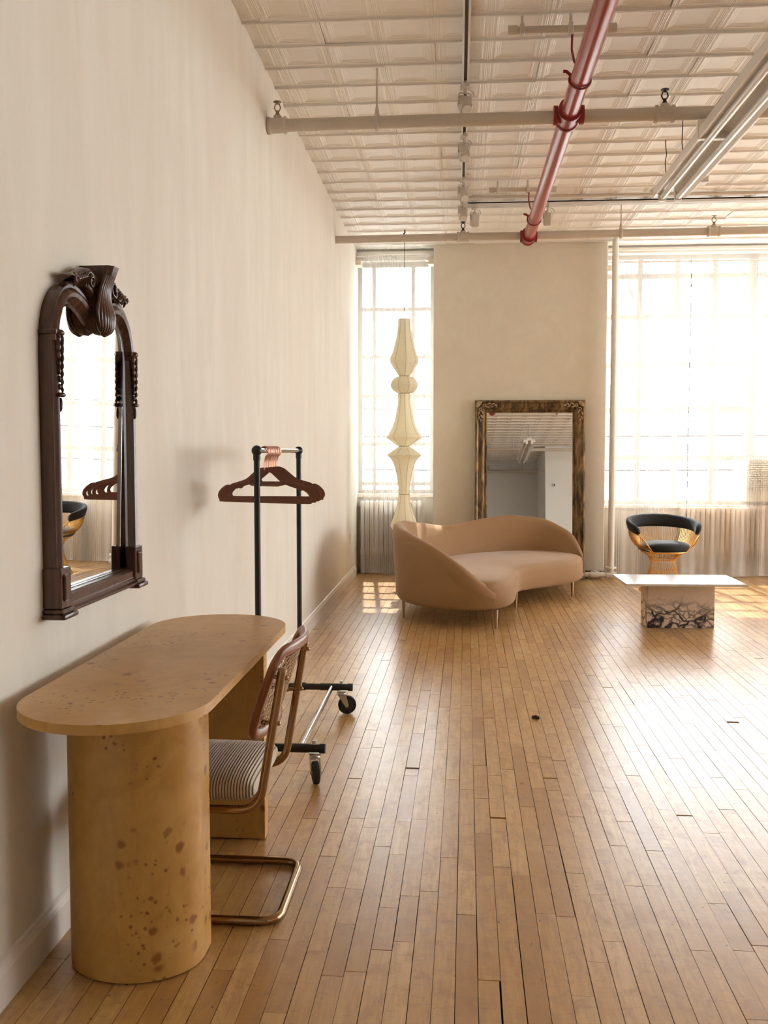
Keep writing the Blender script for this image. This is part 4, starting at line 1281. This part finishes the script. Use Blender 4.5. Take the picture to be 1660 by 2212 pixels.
def corner_orn(sx_, sz_):
    bm = nb()
    cx, cz = sx_ * (fw2 - 0.055), (FMH - 0.055 if sz_ > 0 else 0.055)
    P = lambda a, b, h: Vector((cx - sx_ * a, -0.046 - h, cz - sz_ * b))
    for i in range(7):   # shell fan opening to the outer corner
        an = PI * 0.25 + (i - 3) * 0.36
        d = (-math.cos(an), -math.sin(an))
        pts = [P(d[0] * r_, d[1] * r_, 0.004 + 0.012 * math.sin(PI * r_ / 0.05)) for r_ in (0.004, 0.018, 0.032, 0.045)]
        tube(bm, pts, [0.003, 0.006, 0.0085, 0.005], 6)
    for ax in (0, 1):
        Q = (lambda a, b, h: P(a, b, h)) if ax == 0 else (lambda a, b, h: P(b, a, h))
        sp = [Q(0.045 + 0.02 * (1 - j / 18) * math.cos(j * 0.5 + 2.4), 0.004 + 0.02 * (1 - j / 18) * math.sin(j * 0.5 + 2.4), 0.014) for j in range(16)]
        tube(bm, sp, [0.006 * (1 - 0.5 * j / 16) for j in range(16)], 6)
        for k, (u, v, l, w) in enumerate(((0.07, 0.012, 0.04, 0.5), (0.085, -0.012, 0.04, -0.5), (0.115, 0.006, 0.035, 0.6), (0.13, -0.008, 0.035, -0.5), (0.155, 0.0, 0.03, 0.15))):
            pts = [Q(u - l * 0.5, v - w * 0.012, 0.006), Q(u - l * 0.1, v + w * 0.006, 0.016), Q(u + l * 0.3, v + w * 0.018, 0.014), Q(u + l * 0.55, v + w * 0.012, 0.006)]
            tube(bm, catmull(pts, 3), [0.003, 0.005, 0.007, 0.008, 0.0085, 0.008, 0.007, 0.006, 0.004, 0.003], 6)
    obj('corner_ornament', bm, 'gilt_carving', fm, 60)
for sx_ in (-1, 1):
    for sz_ in (-1, 1):
        corner_orn(sx_, sz_)

# ------------------------------------------------------------------ sofa
so = thing('curved_sofa', 'tan velvet kidney shaped sofa on slim bronze legs', 'sofa', (0.3, 8.4, 0))
ctrl = [(0.20, 7.185), (0.36, 7.30), (0.455, 7.58), (0.485, 7.88), (0.545, 8.18), (0.79, 8.47), (1.03, 8.72), (1.155, 8.98), (1.19, 9.25), (1.10, 9.52), (0.85, 9.66), (0.5, 9.62), (0.15, 9.42), (-0.14, 9.12), (-0.36, 8.72), (-0.485, 8.3), (-0.51, 7.95), (-0.445, 7.60), (-0.30, 7.36), (-0.05, 7.205)]
oc = catmull([(a, b, 0) for a, b in ctrl], 10, True)
NO = len(oc)
def onorm(i):
    tt = (oc[(i + 1) % NO] - oc[i - 1]).normalized()
    return Vector((-tt.y, tt.x, 0))     # inward for a counter-clockwise outline
area = sum(oc[i].x * oc[(i + 1) % NO].y - oc[(i + 1) % NO].x * oc[i].y for i in range(NO))
SG = 1 if area > 0 else -1
ONR = [onorm(i) * SG for i in range(NO)]
# smooth normals
for _ in range(3):
    ONR = [((ONR[i - 1] + ONR[i] * 2 + ONR[(i + 1) % NO]) / 4).normalized() for i in range(NO)]
bm = nb(); rings = []
for ins, z in ((0.030, 0.140), (0.010, 0.146), (0.0, 0.165), (-0.002, 0.23), (0.0, 0.300), (0.010, 0.326), (0.030, 0.342), (0.060, 0.352), (0.10, 0.360)):
    rings.append([bm.verts.new(oc[i] + ONR[i] * ins + Vector((0, 0, z))) for i in range(NO)])
for a, b in zip(rings, rings[1:]):
    for i in range(NO):
        bm.faces.new((a[i], a[(i + 1) % NO], b[(i + 1) % NO], b[i]))
bm.faces.new(rings[0][::-1]); bm.faces.new(rings[-1])
bmesh.ops.triangulate(bm, faces=[f for f in bm.faces if len(f.verts) > 4])
obj('seat', bm, 'velvet_tan', so, 60)
# backrest follows the outline from the near lobe round the left and back to the right end
start, end = 7, 80 + 0   # sample indices: near lobe, right end (walk backwards through the back)
idx = []
i = start
while True:
    idx.append(i % NO)
    if i % NO == 78: break
    i -= 1
hk = [(0.0, 0.255), (0.035, 0.36), (0.077, 0.50), (0.11, 0.585), (0.147, 0.655), (0.21, 0.715), (0.293, 0.745), (0.377, 0.742), (0.48, 0.69), (0.584, 0.632), (0.63, 0.635), (0.68, 0.665), (0.775, 0.708), (0.856, 0.675), (0.923, 0.56), (0.97, 0.44), (1.0, 0.35)]
def hgt(t):
    for (a, ha), (b, hb) in zip(hk, hk[1:]):
        if t <= b:
            u = (t - a) / (b - a)
            return ha + (hb - ha) * (u * u * (3 - 2 * u)) * 0.35 + (hb - ha) * u * 0.65
    return hk[-1][1]
ln = [0]
for a, b in zip(idx, idx[1:]): ln.append(ln[-1] + (oc[a] - oc[b]).length)
HS = [hgt(l / ln[-1]) for l in ln]
for _ in range(4):
    HS = [HS[0]] + [(HS[k - 1] + 2 * HS[k] + HS[k + 1]) / 4 for k in range(1, len(HS) - 1)] + [HS[-1]]
bm = nb(); rings = []
for k, i in enumerate(idx):
    t_ = ln[k] / ln[-1]
    h = HS[k]
    w = min(1.0, t_ / 0.10, (1 - t_) / 0.06)
    w = 0.18 + 0.82 * math.sqrt(max(w, 0))
    th = 0.175 * w
    tt_ = 0.085 * w
    p, nn = oc[i], ONR[i]
    ring = []
    flare = 0.035 * max(0, (h - 0.35) / 0.4)
    for ins, z in ((0.035, 0.139), (0.006, 0.1445), (-0.006, 0.166), (-0.010, 0.26 if h > 0.3 else 0.2), (-0.012 - flare * 0.4, 0.14 + (h - 0.14) * 0.55), (-0.010 - flare * 0.8, 0.14 + (h - 0.14) * 0.86), (0.0 - flare + tt_ * 0.10, h - 0.016), (tt_ * 0.32 - flare, h - 0.003), (tt_ * 0.6 - flare, h), (tt_ * 0.95 - flare, h - 0.012), (tt_ * 1.2 - flare * 0.8, h - 0.05 if h > 0.4 else h - 0.03), (th * 0.85, 0.30 + (h - 0.30) * 0.4 if h > 0.36 else h - 0.04), (th, 0.30 if h > 0.34 else 0.2), (th * 0.9, 0.16)):
        ring.append(bm.verts.new(p + nn * ins + Vector((0, 0, z))))
    rings.append(ring)
ring_join(bm, rings)
obj('backrest', bm, 'velvet_tan', so, 70)
for x, y in ((-0.43, 7.63), (0.295, 7.215), (0.50, 8.17), (1.06, 8.86), (0.9, 9.5), (-0.2, 8.9)):
    bm = nb(); lathe(bm, [(0.0, 0.0), (0.0085, 0.0), (0.009, 0.004), (0.014, 0.09), (0.017, 0.146), (0.0, 0.146)], (x, y, 0), 12); obj('leg', bm, 'bronze_leg', so, 40)

# ------------------------------------------------------------------ paper lantern
LX, LY = -0.535, 9.50
ln_ = thing('paper_lantern', 'tall stacked paper lantern hanging before the narrow window', 'lamp', (LX, LY, 0.5))
CR = 0.0010435
Z = lambda y: 2.642 - (y - 135) * CR
secs = [[(135, 57), (200, 60), (270, 68), (340, 82), (410, 101), (470, 119), (530, 137), (575, 113), (620, 84), (668, 52)],
        [(672, 54), (682, 84), (700, 109), (725, 127), (755, 134), (785, 125), (808, 105), (824, 80), (831, 55)],
        [(834, 57), (900, 60), (960, 66), (1030, 78), (1090, 92), (1150, 112), (1205, 140), (1248, 168), (1275, 138), (1305, 92), (1331, 52)],
        [(1335, 52), (1362, 92), (1390, 134), (1418, 168), (1450, 136), (1495, 108), (1560, 86), (1640, 69), (1720, 58), (1790, 51)],
        [(1794, 52), (1860, 60), (1930, 76), (2000, 99), (2050, 118), (2090, 133), (2115, 122), (2150, 96), (2200, 55)]]
for k, sc in enumerate(secs):
    ph = 0.18 + 0.22 * (k % 2)
    pf = catmull([(r_ * CR, 0, Z(y_)) for y_, r_ in sc], 3)
    bm = nb(); rings = []
    nf, ns = 8, 4
    for p in pf:
        ring = []
        for j in range(nf * ns):
            a = ph + 2 * PI * j / (nf * ns)
            la = ((j % ns) / ns - 0.5) * 2 * PI / nf
            fct = 0.5 + 0.5 * math.cos(PI / nf) / math.cos(la)   # half-faceted
            ring.append(bm.verts.new((LX + p.x * fct * math.cos(a), LY + p.x * fct * math.sin(a), p.z)))
        rings.append(ring)
    ring_join(bm, rings, False, False)
    sh = obj('paper_shade', bm, 'washi_paper', ln_, 30)
    for j in range(nf):
        a = ph + 2 * PI * j / nf
        bm = nb(); tube(bm, [(LX + (p.x + 0.0005) * math.cos(a), LY + (p.x + 0.0005) * math.sin(a), p.z) for p in pf], 0.0016, 4); obj('rib', bm, 'bamboo_rib', sh)
    bm = nb()
    for y_, r_ in (sc[0], sc[-1]):
        tube(bm, [(LX + r_ * CR * math.cos(a), LY + r_ * CR * math.sin(a), Z(y_)) for a in [2 * PI * j / 24 for j in range(24)]], 0.0022, 5, True)
    obj('hoop', bm, 'bamboo_rib', sh)
bm = nb(); tube(bm, [(LX, LY, Z(135)), (LX, LY, ZC - 0.02)], 0.0028, 6); obj('cord', bm, 'cord_black', ln_)
bm = nb(); tube(bm, [(LX - 0.055, LY, Z(136)), (LX + 0.055, LY, Z(136))], 0.002, 5); tube(bm, [(LX, LY - 0.055, Z(136)), (LX, LY + 0.055, Z(136))], 0.002, 5); obj('top_wire', bm, 'cord_black', ln_)
bm = nb(); tube(bm, catmull([(LX, LY, ZC - 0.02), (LX + 0.006, LY, ZC - 0.045), (LX - 0.008, LY, ZC - 0.06), (LX, LY, ZC - 0.08)], 4), 0.006, 6); obj('ceiling_hook', bm, 'cord_black', ln_)

# ------------------------------------------------------------------ coffee table
ct = thing('coffee_table', 'marble coffee table with a thin slab top and veined block base', 'table', (1.68, 7.4, 0))
ang = math.radians(1.2)
def rot_bm(bm, c, a):
    bmesh.ops.rotate(bm, verts=bm.verts[:], cent=Vector(c), matrix=Matrix.Rotation(a, 3, 'Z'))
bm = nb(); box(bm, (1.234, 7.10, 0.352), (2.118, 7.65, 0.37), 0.002); rot_bm(bm, (1.676, 7.375, 0), ang); obj('tabletop', bm, 'marble_top', ct)
bm = nb(); box(bm, (1.445, 7.34, 0.0), (1.948, 7.565, 0.3525), 0.002); rot_bm(bm, (1.676, 7.375, 0), ang * 2); obj('base', bm, 'marble_base', ct)

# ------------------------------------------------------------------ wire armchair
def armchair(label, loc, rz):
    c = thing('wire_armchair', label, 'chair', loc, None, rz, local=True)
    # local: faces -Y, angle t measured from the back (+Y); x = r sin t, y = r cos t
    def pol(r, t, z): return Vector((r * math.sin(t), r * math.cos(t), z))
    bm = nb()
    n = 84
    for i in range(n):
        t = 2 * PI * i / n
        tw = 0.35
        pts = []
        for k in range(9):
            u = k / 8
            z = 0.012 + 0.375 * u
            r = 0.118 + 0.098 * abs(1 - u / 0.80) ** 1.9 if u < 0.80 else 0.118 + 0.09 * ((u - 0.80) / 0.20) ** 1.4
            pts.append(pol(r, t + tw * (u - 0.5) * (1 if i % 2 else -1) * 0.6, z))
        tube(bm, pts, 0.0021, 4, caps=False)
    obj('wire_base', bm, 'gold_wire', c, 60, kind='stuff')
    bm = nb()
    for r, z, rr_ in ((0.216, 0.008, 0.006), (0.120, 0.308, 0.004), (0.208, 0.385, 0.005)):
        tube(bm, [pol(r, 2 * PI * i / 40, z) for i in range(40)], rr_, 6, True)
    obj('base_ring', bm, 'gold_wire', c, 60)
    TM = math.radians(118)
    def top(t):
        a = abs(t)
        if a < TM: return 0.625 - 0.075 * (a / TM) ** 2, 0.325
        u = min(1, (a - TM) / math.radians(26))
        s2 = u * u * (3 - 2 * u)
        return 0.55 - 0.157 * s2, 0.325 - 0.075 * s2
    bm = nb(); rim = []
    n = 120
    for i in range(n):
        t = -PI + 2 * PI * (i + 0.5) / n
        zt, rt_ = top(t)
        pts = []
        for k in range(7):
            u = k / 6
            z = 0.372 + (zt - 0.372) * u
            r = 0.165 + (rt_ - 0.165) * (1 - (1 - u) ** 2.3) if zt > 0.42 else 0.165 + (rt_ - 0.165) * u
            pts.append(pol(r, t, z))
        tube(bm, pts, 0.0027, 4, caps=False)
        rim.append(pol(rt_, t, zt))
    obj('wire_basket', bm, 'gold_wire', c, 60, kind='stuff')
    bm = nb(); tube(bm, rim, 0.0055, 6, True); obj('rim', bm, 'gold_wire', c, 60)
    # padded back and arm band
    bm = nb(); rings = []
    n = 44
    for i in range(n + 1):
        t = -TM + 2 * TM * i / n
        a = abs(t) / TM
        e = max(0.05, min(1.0, (1 - a) / 0.05)) ** 0.5
        zc_ = 0.665 - 0.075 * a ** 2
        hh = (0.062 - 0.018 * a ** 2) * (0.35 + 0.65 * e)
        ww = 0.026 * (0.35 + 0.65 * e)
        lean = 0.018
        ring = []
        for j in range(16):
            b = 2 * PI * j / 16
            cb, sb = math.cos(b), math.sin(b)
            q = math.copysign(abs(cb) ** 0.8, cb) * ww
            w_ = math.copysign(abs(sb) ** 0.7, sb) * hh
            ring.append(bm.verts.new(pol(0.318 + q + lean * w_ / 0.06 * 0.8, t, zc_ + w_)))
        rings.append(ring)
    ring_join(bm, rings)
    obj('padded_back', bm, 'velvet_black', c, 70)
    bm = nb(); lathe(bm, [(0.0, 0.388), (0.19, 0.388), (0.226, 0.400), (0.245, 0.428), (0.24, 0.455), (0.205, 0.474), (0.12, 0.484), (0.0, 0.487)], (0, -0.005, 0), 40); obj('seat_cushion', bm, 'velvet_black', c, 60)
    return c
armchair('gold wire armchair with black velvet cushions in front of the long curtain', (1.965, 9.28, 0), math.radians(7))

# pot at the right edge
vp = thing('round_pot', 'dark green pot with a pale rim at the right edge of the photo', 'pot', (3.31, 9.9, 0))
bm = nb(); lathe(bm, [(0.0, 0.0), (0.10, 0.0), (0.135, 0.03), (0.15, 0.09), (0.145, 0.15), (0.12, 0.19), (0.105, 0.2), (0.0, 0.16)], (3.31, 9.9, 0), 28); obj('body', bm, 'green_glaze', vp, 50)
bm = nb(); tube(bm, [(3.31 + 0.152 * math.cos(a), 9.9 + 0.152 * math.sin(a) * 0.2 - 0.1, 0.1 + 0.09 * math.sin(a)) for a in [2 * PI * i / 24 for i in range(24)]], 0.006, 6, True); obj('rim', bm, 'gold_wire', vp, 50)

# crumb on the floor
bm = nb()
for dx, dy, s in ((0, 0, 0.012), (0.013, 0.004, 0.008), (-0.011, 0.008, 0.009), (0.004, -0.01, 0.007), (0.012, 0.015, 0.007)):
    bmesh.ops.create_icosphere(bm, subdivisions=1, radius=s, matrix=Matrix.Translation((0.397 + dx, 4.773 + dy, s * 0.75)))
for v in bm.verts: v.co += Vector((R.uniform(-.002, .002), R.uniform(-.002, .002), R.uniform(-.001, .002)))
tag(obj('debris', bm, 'debris_brown'), 'small dark crumb of debris on the floor boards before the sofa', 'debris')
